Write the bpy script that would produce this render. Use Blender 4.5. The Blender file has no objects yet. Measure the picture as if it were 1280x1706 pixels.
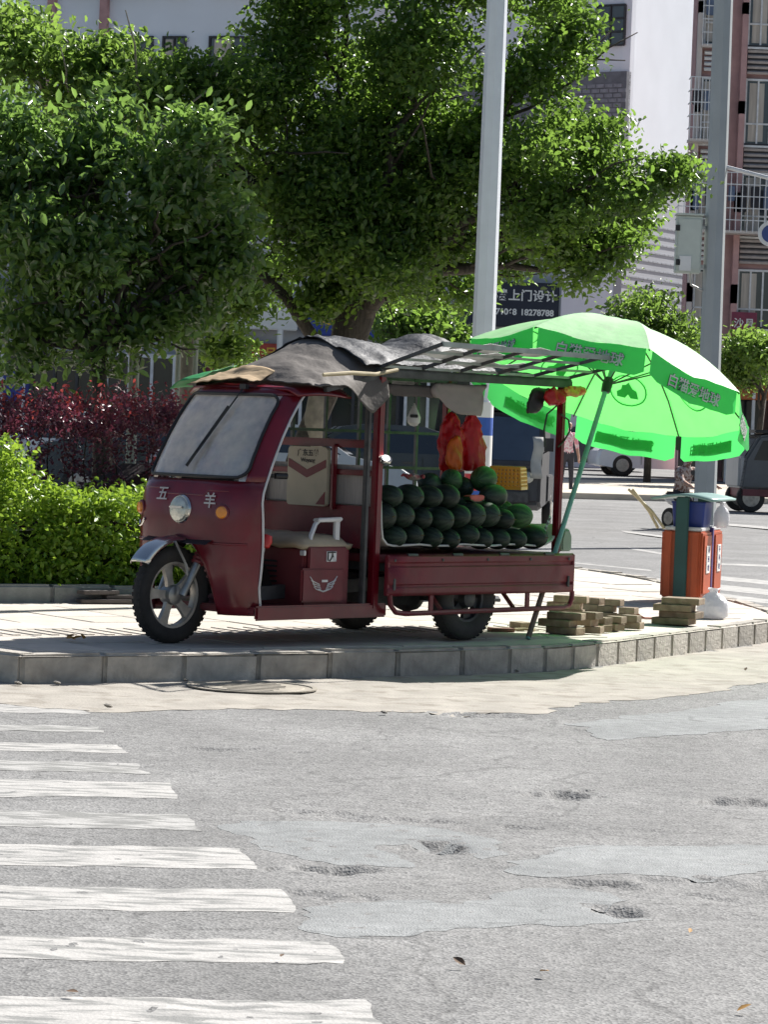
import bpy, bmesh, math, random
import numpy as np
from mathutils import Vector, Matrix, Euler

random.seed(7)
RNG = np.random.default_rng(7)
SC = bpy.context.scene
COL = SC.collection
R_ = math.radians

# ------------------------------------------------------------------ camera
F_PX, CAM_H, HORIZON, ROLL = 5000.0, 1.45, 715.0, R_(2.2)     # for the 1280 x 1706 frame
_p = math.atan((853 - HORIZON) * math.cos(ROLL) / F_PX)
FW = np.array([0, math.cos(_p), -math.sin(_p)])
UP0 = np.array([0, math.sin(_p), math.cos(_p)])
RT0 = np.array([1.0, 0, 0])
RT = RT0 * math.cos(ROLL) + UP0 * math.sin(ROLL)
UP = UP0 * math.cos(ROLL) - RT0 * math.sin(ROLL)
CAM = np.array([0, 0, CAM_H])
cd = bpy.data.cameras.new('camera')
cam = bpy.data.objects.new('camera', cd)
COL.objects.link(cam)
cd.sensor_fit = 'HORIZONTAL'; cd.sensor_width = 36.0
cd.lens = 36.0 * F_PX / 1280.0
cd.clip_start = 0.5; cd.clip_end = 6000
cam.matrix_world = Matrix(((RT[0], UP[0], -FW[0], CAM[0]), (RT[1], UP[1], -FW[1], CAM[1]), (RT[2], UP[2], -FW[2], CAM[2]), (0, 0, 0, 1)))
SC.camera = cam

# ------------------------------------------------------------------ sky, sun, exposure
SUN_AZ, SUN_EL = R_(48.5), R_(42)            # direction towards the sun, measured from +X towards +Y
w = bpy.data.worlds.new('World'); SC.world = w; w.use_nodes = True
nt = w.node_tree
bgn = nt.nodes['Background']
sky = nt.nodes.new('ShaderNodeTexSky'); sky.sky_type = 'NISHITA'
sky.sun_disc = False; sky.sun_elevation = SUN_EL; sky.sun_rotation = R_(90) - SUN_AZ
sky.air_density = 1.0; sky.dust_density = 1.5; sky.ozone_density = 1.0
nt.links.new(sky.outputs[0], bgn.inputs[0]); bgn.inputs[1].default_value = 0.05
sl = bpy.data.lights.new('sun', 'SUN'); sl.energy = 5.0; sl.angle = R_(0.55); sl.color = (1, 0.965, 0.92)
so = bpy.data.objects.new('sun', sl); COL.objects.link(so)
sd = Vector((math.cos(SUN_EL) * math.cos(SUN_AZ), math.cos(SUN_EL) * math.sin(SUN_AZ), math.sin(SUN_EL)))
so.rotation_euler = sd.to_track_quat('Z', 'Y').to_euler(); so.location = (0, 0, 30)
vs = SC.view_settings
vs.view_transform = 'Standard'; vs.look = 'None'; vs.exposure = 0.92; vs.gamma = 1.0; vs.use_curve_mapping = False
SC.render.engine = 'CYCLES'
cy = SC.cycles
cy.max_bounces = 7; cy.diffuse_bounces = 3; cy.glossy_bounces = 3; cy.transmission_bounces = 4; cy.transparent_max_bounces = 10
cy.sample_clamp_indirect = 6.0; cy.caustics_reflective = False; cy.caustics_refractive = False
try:
    cy.use_denoising = True; cy.denoiser = 'OPENIMAGEDENOISE'
except Exception:
    pass

# ------------------------------------------------------------------ pixel <-> place helpers (only used to find where things stand)
def ray(px, py): return FW + (px - 640) / F_PX * RT + (853 - py) / F_PX * UP
def G(px, py, z=0.0):
    d = ray(px, py); return CAM + d * ((z - CAM_H) / d[2])
def at(px, py, Y):
    d = ray(px, py); return CAM + d * (Y / d[1])
def far_z(Y): return 0.0 if Y < 45 else 0.0075 * (min(Y, 130) - 45)

# ------------------------------------------------------------------ mesh helpers
def V3(a): return Vector((float(a[0]), float(a[1]), float(a[2])))
class MB:
    def __init__(s): s.v = []; s.f = []
    def add(s, vs_, fs):
        n = len(s.v); s.v += [tuple(map(float, q)) for q in vs_]; s.f += [tuple(i + n for i in q) for q in fs]; return s
    def box(s, c, d, R=None):
        x, y, z = d[0] / 2, d[1] / 2, d[2] / 2
        P = [Vector(q) for q in ((-x, -y, -z), (x, -y, -z), (x, y, -z), (-x, y, -z), (-x, -y, z), (x, -y, z), (x, y, z), (-x, y, z))]
        if R is not None: P = [R @ q for q in P]
        c = V3(c)
        return s.add([q + c for q in P], [(3, 2, 1, 0), (4, 5, 6, 7), (0, 1, 5, 4), (1, 2, 6, 5), (2, 3, 7, 6), (3, 0, 4, 7)])
    def rings(s, rings, closed=True, caps=True):
        n = len(rings[0]); vs_ = [q for r in rings for q in r]; fs = []
        m = n if closed else n - 1
        for i in range(len(rings) - 1):
            for j in range(m):
                k = (j + 1) % n
                fs.append((i * n + j, i * n + k, (i + 1) * n + k, (i + 1) * n + j))
        if caps and closed:
            fs.append(tuple(range(n - 1, -1, -1))); b = (len(rings) - 1) * n; fs.append(tuple(b + j for j in range(n)))
        return s.add(vs_, fs)
    def tube(s, pts, r, n=8, caps=True):
        pts = [V3(q) for q in pts]; rs = r if isinstance(r, (list, tuple)) else [r] * len(pts)
        rings = []; ref = None
        for i, q in enumerate(pts):
            a = pts[max(0, i - 1)]; b = pts[min(len(pts) - 1, i + 1)]
            t = (b - a).normalized()
            if ref is None: ref = Vector((0, 0, 1)) if abs(t.z) < .9 else Vector((1, 0, 0))
            e1 = (ref - t * ref.dot(t)).normalized(); e2 = t.cross(e1); ref = e1
            rings.append([q + (e1 * math.cos(k * 2 * math.pi / n) + e2 * math.sin(k * 2 * math.pi / n)) * rs[i] for k in range(n)])
        return s.rings(rings, True, caps)
    def cyl(s, a, b, r, r2=None, n=14): return s.tube([a, b], [r, r if r2 is None else r2], n)
    def bar(s, a, b, wd, hd, up=(0, 0, 1)):
        a, b = V3(a), V3(b); t = (b - a).normalized(); u = Vector(up)
        if abs(u.dot(t)) > .98: u = Vector((1, 0, 0))
        e1 = t.cross(u).normalized() * (wd / 2); e2 = e1.cross(t).normalized() * (hd / 2)
        return s.rings([[q + e1 + e2, q - e1 + e2, q - e1 - e2, q + e1 - e2] for q in (a, b)])
    def grid(s, P):
        n, m = len(P), len(P[0])
        return s.add([q for r in P for q in r], [(i * m + j, i * m + j + 1, (i + 1) * m + j + 1, (i + 1) * m + j) for i in range(n - 1) for j in range(m - 1)])
    def prism(s, poly, fn, t0, t1):
        n = len(poly)
        return s.add([fn(a, b, t0) for a, b in poly] + [fn(a, b, t1) for a, b in poly],
                     [tuple(range(n - 1, -1, -1)), tuple(range(n, 2 * n))] + [(i, (i + 1) % n, n + (i + 1) % n, n + i) for i in range(n)])
    def lathe(s, prof, o, ax, n=24):
        o = V3(o); t = V3(ax).normalized(); ref = Vector((0, 0, 1)) if abs(t.z) < .9 else Vector((1, 0, 0))
        e1 = (ref - t * ref.dot(t)).normalized(); e2 = t.cross(e1)
        rings = [[o + t * h + (e1 * math.cos(k * 2 * math.pi / n) + e2 * math.sin(k * 2 * math.pi / n)) * max(r, 1e-4) for k in range(n)] for r, h in prof]
        return s.rings(rings, True, True)
    def mesh(s, name, bevel=0.0, seg=2, smooth=True, ang=35):
        me = bpy.data.meshes.new(name); me.from_pydata(s.v, [], s.f)
        bm = bmesh.new(); bm.from_mesh(me); bmesh.ops.recalc_face_normals(bm, faces=bm.faces)
        if bevel > 0:
            es = [e for e in bm.edges if len(e.link_faces) == 2 and e.calc_face_angle(0) > .5]
            bmesh.ops.bevel(bm, geom=es, offset=bevel, segments=seg, affect='EDGES', clamp_overlap=True)
        bm.to_mesh(me); bm.free()
        if smooth:
            me.polygons.foreach_set('use_smooth', [True] * len(me.polygons)); me.set_sharp_from_angle(angle=R_(ang))
        return me
    def build(s, name, mat, parent=None, **k):
        return link(name, s.mesh(name, **k), mat, parent)

def link(name, me, mat, parent=None, mw=None):
    o = bpy.data.objects.new(name, me); COL.objects.link(o)
    if mat is not None and not len(me.materials): me.materials.append(mat)
    if parent is not None: o.parent = parent
    if mw is not None: o.matrix_local = mw
    return o
def tag(o, label=None, cat=None, group=None, kind=None):
    if label: o['label'] = label
    if cat: o['category'] = cat
    if group: o['group'] = group
    if kind: o['kind'] = kind
    return o
def thing(name, label, cat, loc=(0, 0, 0), rz=0.0, group=None):
    o = bpy.data.objects.new(name, None); COL.objects.link(o); o.location = V3(loc); o.rotation_euler = (0, 0, rz)
    o.empty_display_size = .1
    return tag(o, label, cat, group)
def copy_tree(o, parent=None):
    c = o.copy(); COL.objects.link(c); c.parent = parent
    for ch in list(o.children): copy_tree(ch, c)
    return c
def solid(o, t, off=0):
    m = o.modifiers.new('thick', 'SOLIDIFY'); m.thickness = t; m.offset = off; return o
_tc = {}
def text_mesh(s, size, bold=0.0):
    cu = bpy.data.curves.new('t', 'FONT'); cu.body = s; cu.size = size; cu.align_x = 'CENTER'; cu.align_y = 'CENTER'; cu.offset = bold; cu.extrude = .0008
    o = bpy.data.objects.new('t', cu); COL.objects.link(o); bpy.context.view_layer.update()
    me = bpy.data.meshes.new_from_object(o.evaluated_get(bpy.context.evaluated_depsgraph_get()))
    bpy.data.objects.remove(o); bpy.data.curves.remove(cu); me.materials.clear(); me.name = 'lettering'
    return me
def frame_mat(o, ex, ey):
    ex = V3(ex).normalized(); ey = V3(ey); ey = (ey - ex * ey.dot(ex)).normalized(); ez = ex.cross(ey); o = V3(o)
    return Matrix(((ex.x, ey.x, ez.x, o.x), (ex.y, ey.y, ez.y, o.y), (ex.z, ey.z, ez.z, o.z), (0, 0, 0, 1)))

# 2-D value noise in numpy
def vnoise(x, y, seed=0):
    xi = np.floor(x).astype(np.int64); yi = np.floor(y).astype(np.int64); fx = x - xi; fy = y - yi
    def h(a, b):
        n = (a * 374761393 + b * 668265263 + seed * 974711) & 0xffffffff
        n = ((n ^ (n >> 13)) * 1274126177) & 0xffffffff
        return ((n ^ (n >> 16)) & 0xffff) / 65535.0
    fx = fx * fx * (3 - 2 * fx); fy = fy * fy * (3 - 2 * fy)
    return (h(xi, yi) * (1 - fx) + h(xi + 1, yi) * fx) * (1 - fy) + (h(xi, yi + 1) * (1 - fx) + h(xi + 1, yi + 1) * fx) * fy
def fbm(x, y, seed=0, o=4):
    r = 0; a = .5
    for i in range(o):
        r = r + a * vnoise(x, y, seed + i * 17); x = x * 2.03; y = y * 2.03; a *= .5
    return r / (1 - .5 ** o)

# ------------------------------------------------------------------ materials
def M(name, col, rough=.6, metal=0.0, var=.15, vs_=6.0, bump=0.0, bs=60.0, coat=0.0, translucent=0.0, tcol=None, rand=0.0, col2=None, c2s=3.0, c2t=(.45, .6), spec=.5, alpha=None, trans=0.0, streak=None, bdist=.01, dust=0.0):
    m = bpy.data.materials.new(name); m.use_nodes = True
    n = m.node_tree.nodes; l = m.node_tree.links
    b = n['Principled BSDF']; out = n['Material Output']
    tc = n.new('ShaderNodeTexCoord')
    def noise(scale, detail=5, vec=None):
        q = n.new('ShaderNodeTexNoise'); q.inputs['Scale'].default_value = scale; q.inputs['Detail'].default_value = detail
        l.new(vec or tc.outputs['Object'], q.inputs['Vector']); return q.outputs['Fac']
    def ramp(fac, a, b_):
        q = n.new('ShaderNodeMapRange'); q.inputs['From Min'].default_value = a; q.inputs['From Max'].default_value = b_; l.new(fac, q.inputs['Value']); return q.outputs['Result']
    def mix(fac, a, b_):
        q = n.new('ShaderNodeMix'); q.data_type = 'RGBA'
        if hasattr(fac, 'is_linked'): l.new(fac, q.inputs[0])
        else: q.inputs[0].default_value = fac
        for i, c in ((6, a), (7, b_)):
            if hasattr(c, 'is_linked'): l.new(c, q.inputs[i])
            else: q.inputs[i].default_value = (*c, 1)
        return q.outputs[2]
    vec = None
    if streak:
        mp = n.new('ShaderNodeMapping'); mp.inputs['Scale'].default_value = streak; l.new(tc.outputs['Object'], mp.inputs[0]); vec = mp.outputs[0]
    c = mix(ramp(noise(vs_, 6, vec), .3, .7), tuple(max(0, x * (1 - var)) for x in col), tuple(min(1, x * (1 + var)) for x in col))
    if col2 is not None: c = mix(ramp(noise(c2s, 7, vec), *c2t), c, col2)
    if dust > 0: c = mix(ramp(noise(2.3, 8), .4, .75), c, mix(dust, col, (.42, .37, .31)))
    if rand > 0:
        oi = n.new('ShaderNodeObjectInfo'); hs = n.new('ShaderNodeHueSaturation')
        mr = n.new('ShaderNodeMapRange'); mr.inputs['To Min'].default_value = 1 - rand; mr.inputs['To Max'].default_value = 1 + rand
        l.new(oi.outputs['Random'], mr.inputs['Value']); l.new(mr.outputs[0], hs.inputs['Value']); l.new(c, hs.inputs['Color']); c = hs.outputs[0]
    l.new(c, b.inputs['Base Color'])
    b.inputs['Roughness'].default_value = rough; b.inputs['Metallic'].default_value = metal
    b.inputs['Specular IOR Level'].default_value = spec
    if coat: b.inputs['Coat Weight'].default_value = coat; b.inputs['Coat Roughness'].default_value = .15
    if trans: b.inputs['Transmission Weight'].default_value = trans
    if bump > 0:
        bp = n.new('ShaderNodeBump'); bp.inputs['Strength'].default_value = bump; bp.inputs['Distance'].default_value = bdist
        l.new(noise(bs, 6), bp.inputs['Height']); l.new(bp.outputs[0], b.inputs['Normal'])
    if translucent:
        t = n.new('ShaderNodeBsdfTranslucent'); ms = n.new('ShaderNodeMixShader'); ms.inputs[0].default_value = translucent
        if tcol: t.inputs[0].default_value = (*tcol, 1)
        else: l.new(c, t.inputs[0])
        l.new(b.outputs[0], ms.inputs[1]); l.new(t.outputs[0], ms.inputs[2]); l.new(ms.outputs[0], out.inputs[0])
    return m

def leaf_mat(name, c1, c2, tcol, rough=.38, tr=.42, spec=.5):
    """c1..c2: the leaves' own range of greens, picked leaf by leaf through a colour attribute"""
    m = bpy.data.materials.new(name); m.use_nodes = True; n = m.node_tree.nodes; l = m.node_tree.links
    b = n['Principled BSDF']; at_ = n.new('ShaderNodeAttribute'); at_.attribute_name = 'tone'
    mx = n.new('ShaderNodeMix'); mx.data_type = 'RGBA'; l.new(at_.outputs['Fac'], mx.inputs[0]); mx.inputs[6].default_value = (*c1, 1); mx.inputs[7].default_value = (*c2, 1)
    l.new(mx.outputs[2], b.inputs['Base Color']); b.inputs['Roughness'].default_value = rough; b.inputs['Specular IOR Level'].default_value = spec
    t = n.new('ShaderNodeBsdfTranslucent'); m2 = n.new('ShaderNodeMix'); m2.data_type = 'RGBA'; m2.inputs[0].default_value = .6
    l.new(mx.outputs[2], m2.inputs[6]); m2.inputs[7].default_value = (*tcol, 1); l.new(m2.outputs[2], t.inputs[0])
    ms = n.new('ShaderNodeMixShader'); ms.inputs[0].default_value = tr
    l.new(b.outputs[0], ms.inputs[1]); l.new(t.outputs[0], ms.inputs[2]); l.new(ms.outputs[0], n['Material Output'].inputs[0])
    return m

def asphalt_mat(name, c0, c1, c2, grain=75.0):
    m = bpy.data.materials.new(name); m.use_nodes = True; n = m.node_tree.nodes; l = m.node_tree.links; b = n['Principled BSDF']
    tc = n.new('ShaderNodeTexCoord')
    vo = n.new('ShaderNodeTexVoronoi'); vo.inputs['Scale'].default_value = grain; l.new(tc.outputs['Object'], vo.inputs[0])
    sep = n.new('ShaderNodeSeparateColor'); l.new(vo.outputs['Color'], sep.inputs[0])
    cr = n.new('ShaderNodeValToRGB'); e = cr.color_ramp.elements; e[0].color = (*c0, 1); e[1].color = (*c2, 1); e[0].position = .0; e[1].position = 1.0
    q = cr.color_ramp.elements.new(.35); q.color = (*c1, 1)
    l.new(sep.outputs[0], cr.inputs[0])
    nz = n.new('ShaderNodeTexNoise'); nz.inputs['Scale'].default_value = 1.1; nz.inputs['Detail'].default_value = 8; l.new(tc.outputs['Object'], nz.inputs[0])
    mr = n.new('ShaderNodeMapRange'); mr.inputs['From Min'].default_value = .3; mr.inputs['From Max'].default_value = .7; mr.inputs['To Min'].default_value = .78; mr.inputs['To Max'].default_value = 1.16; l.new(nz.outputs[0], mr.inputs[0])
    nz2 = n.new('ShaderNodeTexNoise'); nz2.inputs['Scale'].default_value = 14; nz2.inputs['Detail'].default_value = 6; l.new(tc.outputs['Object'], nz2.inputs[0])
    mr2 = n.new('ShaderNodeMapRange'); mr2.inputs['From Min'].default_value = .3; mr2.inputs['From Max'].default_value = .7; mr2.inputs['To Min'].default_value = .85; mr2.inputs['To Max'].default_value = 1.12; l.new(nz2.outputs[0], mr2.inputs[0])
    mu = n.new('ShaderNodeMath'); mu.operation = 'MULTIPLY'; l.new(mr.outputs[0], mu.inputs[0]); l.new(mr2.outputs[0], mu.inputs[1])
    hs = n.new('ShaderNodeHueSaturation'); l.new(cr.outputs[0], hs.inputs['Color']); l.new(mu.outputs[0], hs.inputs['Value']); # hairline cracks: wandering cell borders, only here and there
    dn_ = n.new('ShaderNodeTexNoise'); dn_.inputs['Scale'].default_value = 2.5; dn_.inputs['Detail'].default_value = 6; l.new(tc.outputs['Object'], dn_.inputs[0])
    av = n.new('ShaderNodeVectorMath'); av.operation = 'MULTIPLY_ADD'; av.inputs[1].default_value = (.5, .5, 0); l.new(dn_.outputs['Color'], av.inputs[0]); l.new(tc.outputs['Object'], av.inputs[2])
    ve = n.new('ShaderNodeTexVoronoi'); ve.feature = 'DISTANCE_TO_EDGE'; ve.inputs['Scale'].default_value = .9; l.new(av.outputs[0], ve.inputs[0])
    ce = n.new('ShaderNodeMapRange'); ce.inputs['From Min'].default_value = .004; ce.inputs['From Max'].default_value = .013; ce.inputs['To Min'].default_value = .74; ce.inputs['To Max'].default_value = 1; l.new(ve.outputs['Distance'], ce.inputs[0])
    cm = n.new('ShaderNodeMapRange'); cm.inputs['From Min'].default_value = .47; cm.inputs['From Max'].default_value = .53; cm.inputs['To Min'].default_value = 1; cm.inputs['To Max'].default_value = 0; l.new(nz.outputs[0], cm.inputs[0])
    mc_ = n.new('ShaderNodeMath'); mc_.operation = 'MAXIMUM'; l.new(ce.outputs[0], mc_.inputs[0]); l.new(cm.outputs[0], mc_.inputs[1])
    m9 = n.new('ShaderNodeMath'); m9.operation = 'MULTIPLY'; l.new(mu.outputs[0], m9.inputs[0]); l.new(mc_.outputs[0], m9.inputs[1]); l.new(m9.outputs[0], hs.inputs['Value'])
    l.new(hs.outputs[0], b.inputs['Base Color'])
    b.inputs['Roughness'].default_value = .85; b.inputs['Specular IOR Level'].default_value = .3
    bp = n.new('ShaderNodeBump'); bp.inputs["Strength"].default_value = .5; bp.inputs["Distance"].default_value = .005
    l.new(vo.outputs['Distance'], bp.inputs['Height']); l.new(bp.outputs[0], b.inputs['Normal'])
    return m

ASPHALT = asphalt_mat('asphalt', (.12, .12, .118), (.19, .189, .185), (.255, .253, .247), 105.0)
CEMENT = asphalt_mat('cement_patch', (.205, .213, .212), (.236, .245, .244), (.26, .268, .267), 140.0)
GUTTER = M('gutter_concrete', (.325, .30, .26), .9, var=.16, vs_=4, bump=.4, bs=60, col2=(.24, .215, .18), c2s=6, c2t=(.52, .66))
PAINT = M('road_paint', (.40, .39, .37), .7, var=.08, vs_=8, bump=.3, bs=80, col2=(.20, .20, .19), c2s=9, c2t=(.47, .60), streak=(.6, 2.2, 1))
SLAB = M('paving_slab', (.50, .46, .40), .85, var=.10, vs_=9, bump=.25, bs=70, rand=.10, col2=(.40, .36, .31), c2s=5, c2t=(.55, .75))
KERB = M('kerb_stone', (.42, .39, .34), .85, var=.28, vs_=9, bump=.9, bs=34, rand=.16, col2=(.24, .21, .18), c2s=5, c2t=(.55, .72))
BEDKERB = M('bed_kerb', (.22, .23, .22), .85, var=.2, vs_=9, bump=.4, bs=50, rand=.12)
SOIL = M('soil', (.09, .06, .04), .95, var=.4, vs_=14, bump=.6, bs=30)
BARK = M('bark', (.05, .042, .033), .9, var=.4, vs_=14, bump=.8, bs=26, streak=(3, 3, .6), bdist=.02)
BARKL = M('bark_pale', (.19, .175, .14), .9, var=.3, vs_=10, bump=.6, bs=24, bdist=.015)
MAROON = M('maroon_paint', (.145, .004, .012), .28, var=.25, vs_=5, coat=.5, spec=.4, col2=(.15, .03, .03), c2s=7, c2t=(.56, .8), bump=.05, bs=25)
MAROOND = M('maroon_paint_worn', (.155, .008, .018), .48, var=.25, vs_=7, col2=(.15, .05, .05), c2s=6, c2t=(.5, .8), bump=.1, bs=40, dust=.09)
RUBBER = M('rubber', (.022, .021, .020), .8, var=.3, vs_=20, bump=.3, bs=80, dust=.12)
ALLOY = M('alloy_dusty', (.46, .43, .38), .42, .5, var=.2, vs_=18)
CHROME = M('chrome', (.62, .61, .58), .16, 1.0, var=.08)
STEEL = M('bare_steel', (.40, .40, .38), .4, .85, var=.2, vs_=12)
STEELD = M('dark_steel', (.09, .09, .09), .55, .5, var=.3, vs_=12)
BLACK = M('black_plastic', (.018, .018, .019), .5, var=.2)
SILVER = M('silver_paint', (.68, .68, .68), .35, .25, var=.08)
CREAM = M('cream_vinyl', (.47, .43, .32), .55, var=.10, vs_=9, bump=.1, bs=20, dust=.1)
SEATM = M('seat_vinyl', (.40, .33, .23), .55, var=.15, vs_=9, bump=.15, bs=14)
GREYTARP = M('grey_tarp', (.16, .143, .128), .75, var=.12, vs_=5, bump=.5, bs=26, translucent=.2)
BLACKTARP = M('black_tarp', (.020, .023, .029), .62, var=.3, vs_=5, bump=.45, bs=22, bdist=.02)
CARD = M('cardboard', (.40, .29, .17), .85, var=.2, vs_=8, bump=.2, bs=20)
WHITEP = M('white_plastic', (.76, .76, .74), .45, var=.06)
LINER = M('liner_sheet', (.66, .66, .60), .5, var=.12, vs_=8)
AMBER = M('amber_lens', (.75, .26, .02), .2, var=.1, coat=.5)
LENS = M('lamp_glass', (.55, .56, .50), .08, .55, var=.15, vs_=40, bump=.3, bs=120)
def glass_mat(name, tint, painted_haze):
    m = bpy.data.materials.new(name); m.use_nodes = True; n = m.node_tree.nodes; l = m.node_tree.links; n.remove(n['Principled BSDF'])
    tr = n.new('ShaderNodeBsdfTransparent'); tr.inputs[0].default_value = (*tint, 1)
    gl = n.new('ShaderNodeBsdfGlossy'); gl.inputs['Roughness'].default_value = .06
    fr = n.new('ShaderNodeFresnel'); fr.inputs[0].default_value = 2.7
    m1 = n.new('ShaderNodeMixShader'); m1.inputs[0].default_value = .6; l.new(tr.outputs[0], m1.inputs[1]); l.new(gl.outputs[0], m1.inputs[2])
    df = n.new('ShaderNodeBsdfDiffuse'); df.inputs[0].default_value = (.82, .79, .80, 1); tl = n.new('ShaderNodeBsdfTranslucent'); tl.inputs[0].default_value = (.75, .72, .70, 1)
    m0 = n.new('ShaderNodeMixShader'); m0.inputs[0].default_value = .6; l.new(df.outputs[0], m0.inputs[1]); l.new(tl.outputs[0], m0.inputs[2])
    tc = n.new('ShaderNodeTexCoord'); nz = n.new('ShaderNodeTexNoise'); nz.inputs['Scale'].default_value = 11; nz.inputs['Detail'].default_value = 12; l.new(tc.outputs['Object'], nz.inputs[0])
    mr = n.new('ShaderNodeMapRange'); mr.inputs['From Min'].default_value = .35; mr.inputs['From Max'].default_value = .68; mr.inputs['To Min'].default_value = painted_haze * .62; mr.inputs['To Max'].default_value = painted_haze * 1.12; l.new(nz.outputs[0], mr.inputs[0])  # pale mottled film over the glass, painted in place of sky reflections
    m2 = n.new('ShaderNodeMixShader'); l.new(mr.outputs[0], m2.inputs[0]); l.new(m1.outputs[0], m2.inputs[1]); l.new(m0.outputs[0], m2.inputs[2])
    l.new(m2.outputs[0], n['Material Output'].inputs[0]); return m
WSCREEN = glass_mat('painted_haze_windscreen', (.62, .65, .66), .80)
def simple_glass(name, col, rough=.08):
    return M(name, col, rough, 0.0, var=.12, vs_=1.5, spec=.8)
WINDOW = simple_glass('window_glass', (.05, .06, .07))
CARGLASS = simple_glass('car_glass', (.02, .025, .03))
DARKBLUE = M('dark_blue_sign', (.012, .016, .035), .5)

# ================================================================== THE SETTING
# ---------------- road: fine sheet near the camera with worn pits, coarse sheet out to the horizon
def pit(px, py, hw, hh, depth, seed):
    c = G(px, py); return (c[0], c[1], hw / F_PX * c[1], max(.03, hh * c[1] ** 2 / (F_PX * CAM_H)), depth, seed)
PITS = [pit(950, 1322, 62, 6, .030, 1), pit(1235, 1333, 85, 5, .026, 2), pit(745, 1410, 62, 9, .030, 3), pit(1030, 1516, 50, 8, .030, 4),
        pit(560, 1448, 70, 6, .028, 6), pit(540, 1490, 60, 7, .012, 7), pit(1190, 1478, 140, 15, .012, 8),
        pit(640, 1362, 160, 4, .012, 10), pit(1010, 1470, 60, 4, .022, 11), pit(330, 1246, 120, 3, .012, 12), pit(820, 1190, 120, 3, .02, 13), pit(520, 1350, 60, 4, .012, 15), pit(880,1375,50,3,.012,16)]
def road_h(x, y):
    h = -.0035 * fbm(x * 5, y * 5, 3, 3) - .003 * vnoise(x * 27, y * 27, 9)
    h = h - .008 * np.clip((fbm(x * 1.3, y * 1.3, 21, 4) - .56) * 14, 0, 1) * fbm(x * 9, y * 9, 5, 2)
    for cx, cy, a, b, d, sd_ in PITS:
        r = np.sqrt(((x - cx) / a) ** 2 + ((y - cy) / b) ** 2) + (fbm(x * 9, y * 9, sd_, 4) - .5) * 2.4
        h = h - d * 1.0 * np.clip((1 - r) * 4.0, 0, 1) * (.7 + .6 * vnoise(x * 30, y * 30, sd_ + 50))
    return h
def grid_mesh(name, xs, ys, hf):
    X, Y = np.meshgrid(xs, ys); Z = hf(X, Y)
    n, m = X.shape; co = np.stack([X, Y, Z], -1).reshape(-1, 3).astype(np.float32)
    idx = np.arange(n * m).reshape(n, m); q = np.stack([idx[:-1, :-1], idx[:-1, 1:], idx[1:, 1:], idx[1:, :-1]], -1).reshape(-1, 4)
    me = bpy.data.meshes.new(name); me.vertices.add(len(co)); me.vertices.foreach_set('co', co.ravel())
    me.loops.add(q.size); me.loops.foreach_set('vertex_index', q.ravel().astype(np.int32)); me.polygons.add(len(q))
    me.polygons.foreach_set('loop_start', np.arange(0, q.size, 4, dtype=np.int32)); me.update(calc_edges=True); me.validate()
    me.polygons.foreach_set('use_smooth', [True] * len(q)); return me
road = link('road', grid_mesh('road', np.arange(-3.3, 3.5, .022), np.concatenate([np.arange(6.4, 13.5, .022), np.arange(13.5, 24.0, .05)]), road_h), ASPHALT); tag(road, kind='structure')
st = MB(); GZ = -.004
XS = [-2500, -60, -3.3, 3.478, 60, 2500]; YS_ = [-60, 6.4, 23.95, 45, 60, 80, 100, 130, 3000]
for i in range(5):
    for j in range(8):
        if i == 2 and j == 1: continue          # the finely modelled road lies here
        st.add([(x, y, GZ + far_z(y)) for x, y in ((XS[i], YS_[j]), (XS[i + 1], YS_[j]), (XS[i + 1], YS_[j + 1]), (XS[i], YS_[j + 1]))], [(0, 1, 2, 3)])
ground = st.build('ground', ASPHALT, smooth=False); tag(ground, kind='structure')

def sheet(name, pts, z, mat, parent=None, sub=.12, rough=.02, seed=0, conform=False):
    """flat sheet with an irregular outline"""
    out = []; n = len(pts)
    for i in range(n):
        a = np.array(pts[i][:2]); b = np.array(pts[(i + 1) % n][:2]); L = np.linalg.norm(b - a); k = max(1, int(L / sub))
        for j in range(k):
            q = a + (b - a) * j / k; nn = np.array([-(b - a)[1], (b - a)[0]]) / max(L, 1e-6)
            d = (float(fbm(np.array(q[0] * 6.0), np.array(q[1] * 6.0), seed, 4)) - .5) * 2 * rough
            out.append(q + nn * d)
    from mathutils.geometry import tessellate_polygon, delaunay_2d_cdt
    if conform:
        o2 = np.array(out); x0, y0 = o2.min(0); x1, y1 = o2.max(0); pts_ = [Vector((float(q[0]), float(q[1]))) for q in out]
        for gx in np.arange(x0, x1, .045):
            for gy in np.arange(y0, y1, .06):
                q = (gx + random.uniform(-.01, .01), gy + random.uniform(-.01, .01))
                if inside(q, out): pts_.append(Vector(q))
        m_ = len(out); vco, _, tri, *_r = delaunay_2d_cdt(pts_, [], [list(range(m_))], 1, 1e-5)
        vx = np.array([q.x for q in vco]); vy = np.array([q.y for q in vco]); vz = np.where(vy < 24, road_h(vx, vy), 0) + z
        me = bpy.data.meshes.new(name); me.from_pydata([(a_, b_, c_) for a_, b_, c_ in zip(vx, vy, vz)], [], [tuple(t) for t in tri])
    else:
        tri = tessellate_polygon([[Vector((q[0], q[1], 0)) for q in out]])
        me = bpy.data.meshes.new(name); me.from_pydata([(q[0], q[1], z) for q in out], [], [tuple(t) for t in tri])
    bm = bmesh.new(); bm.from_mesh(me); bmesh.ops.recalc_face_normals(bm, faces=bm.faces)
    if sum(f.normal.z for f in bm.faces) < 0: bmesh.ops.reverse_faces(bm, faces=bm.faces)
    bm.to_mesh(me); bm.free()
    if conform: me.polygons.foreach_set('use_smooth', [True] * len(me.polygons))
    return link(name, me, mat, parent)
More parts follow.
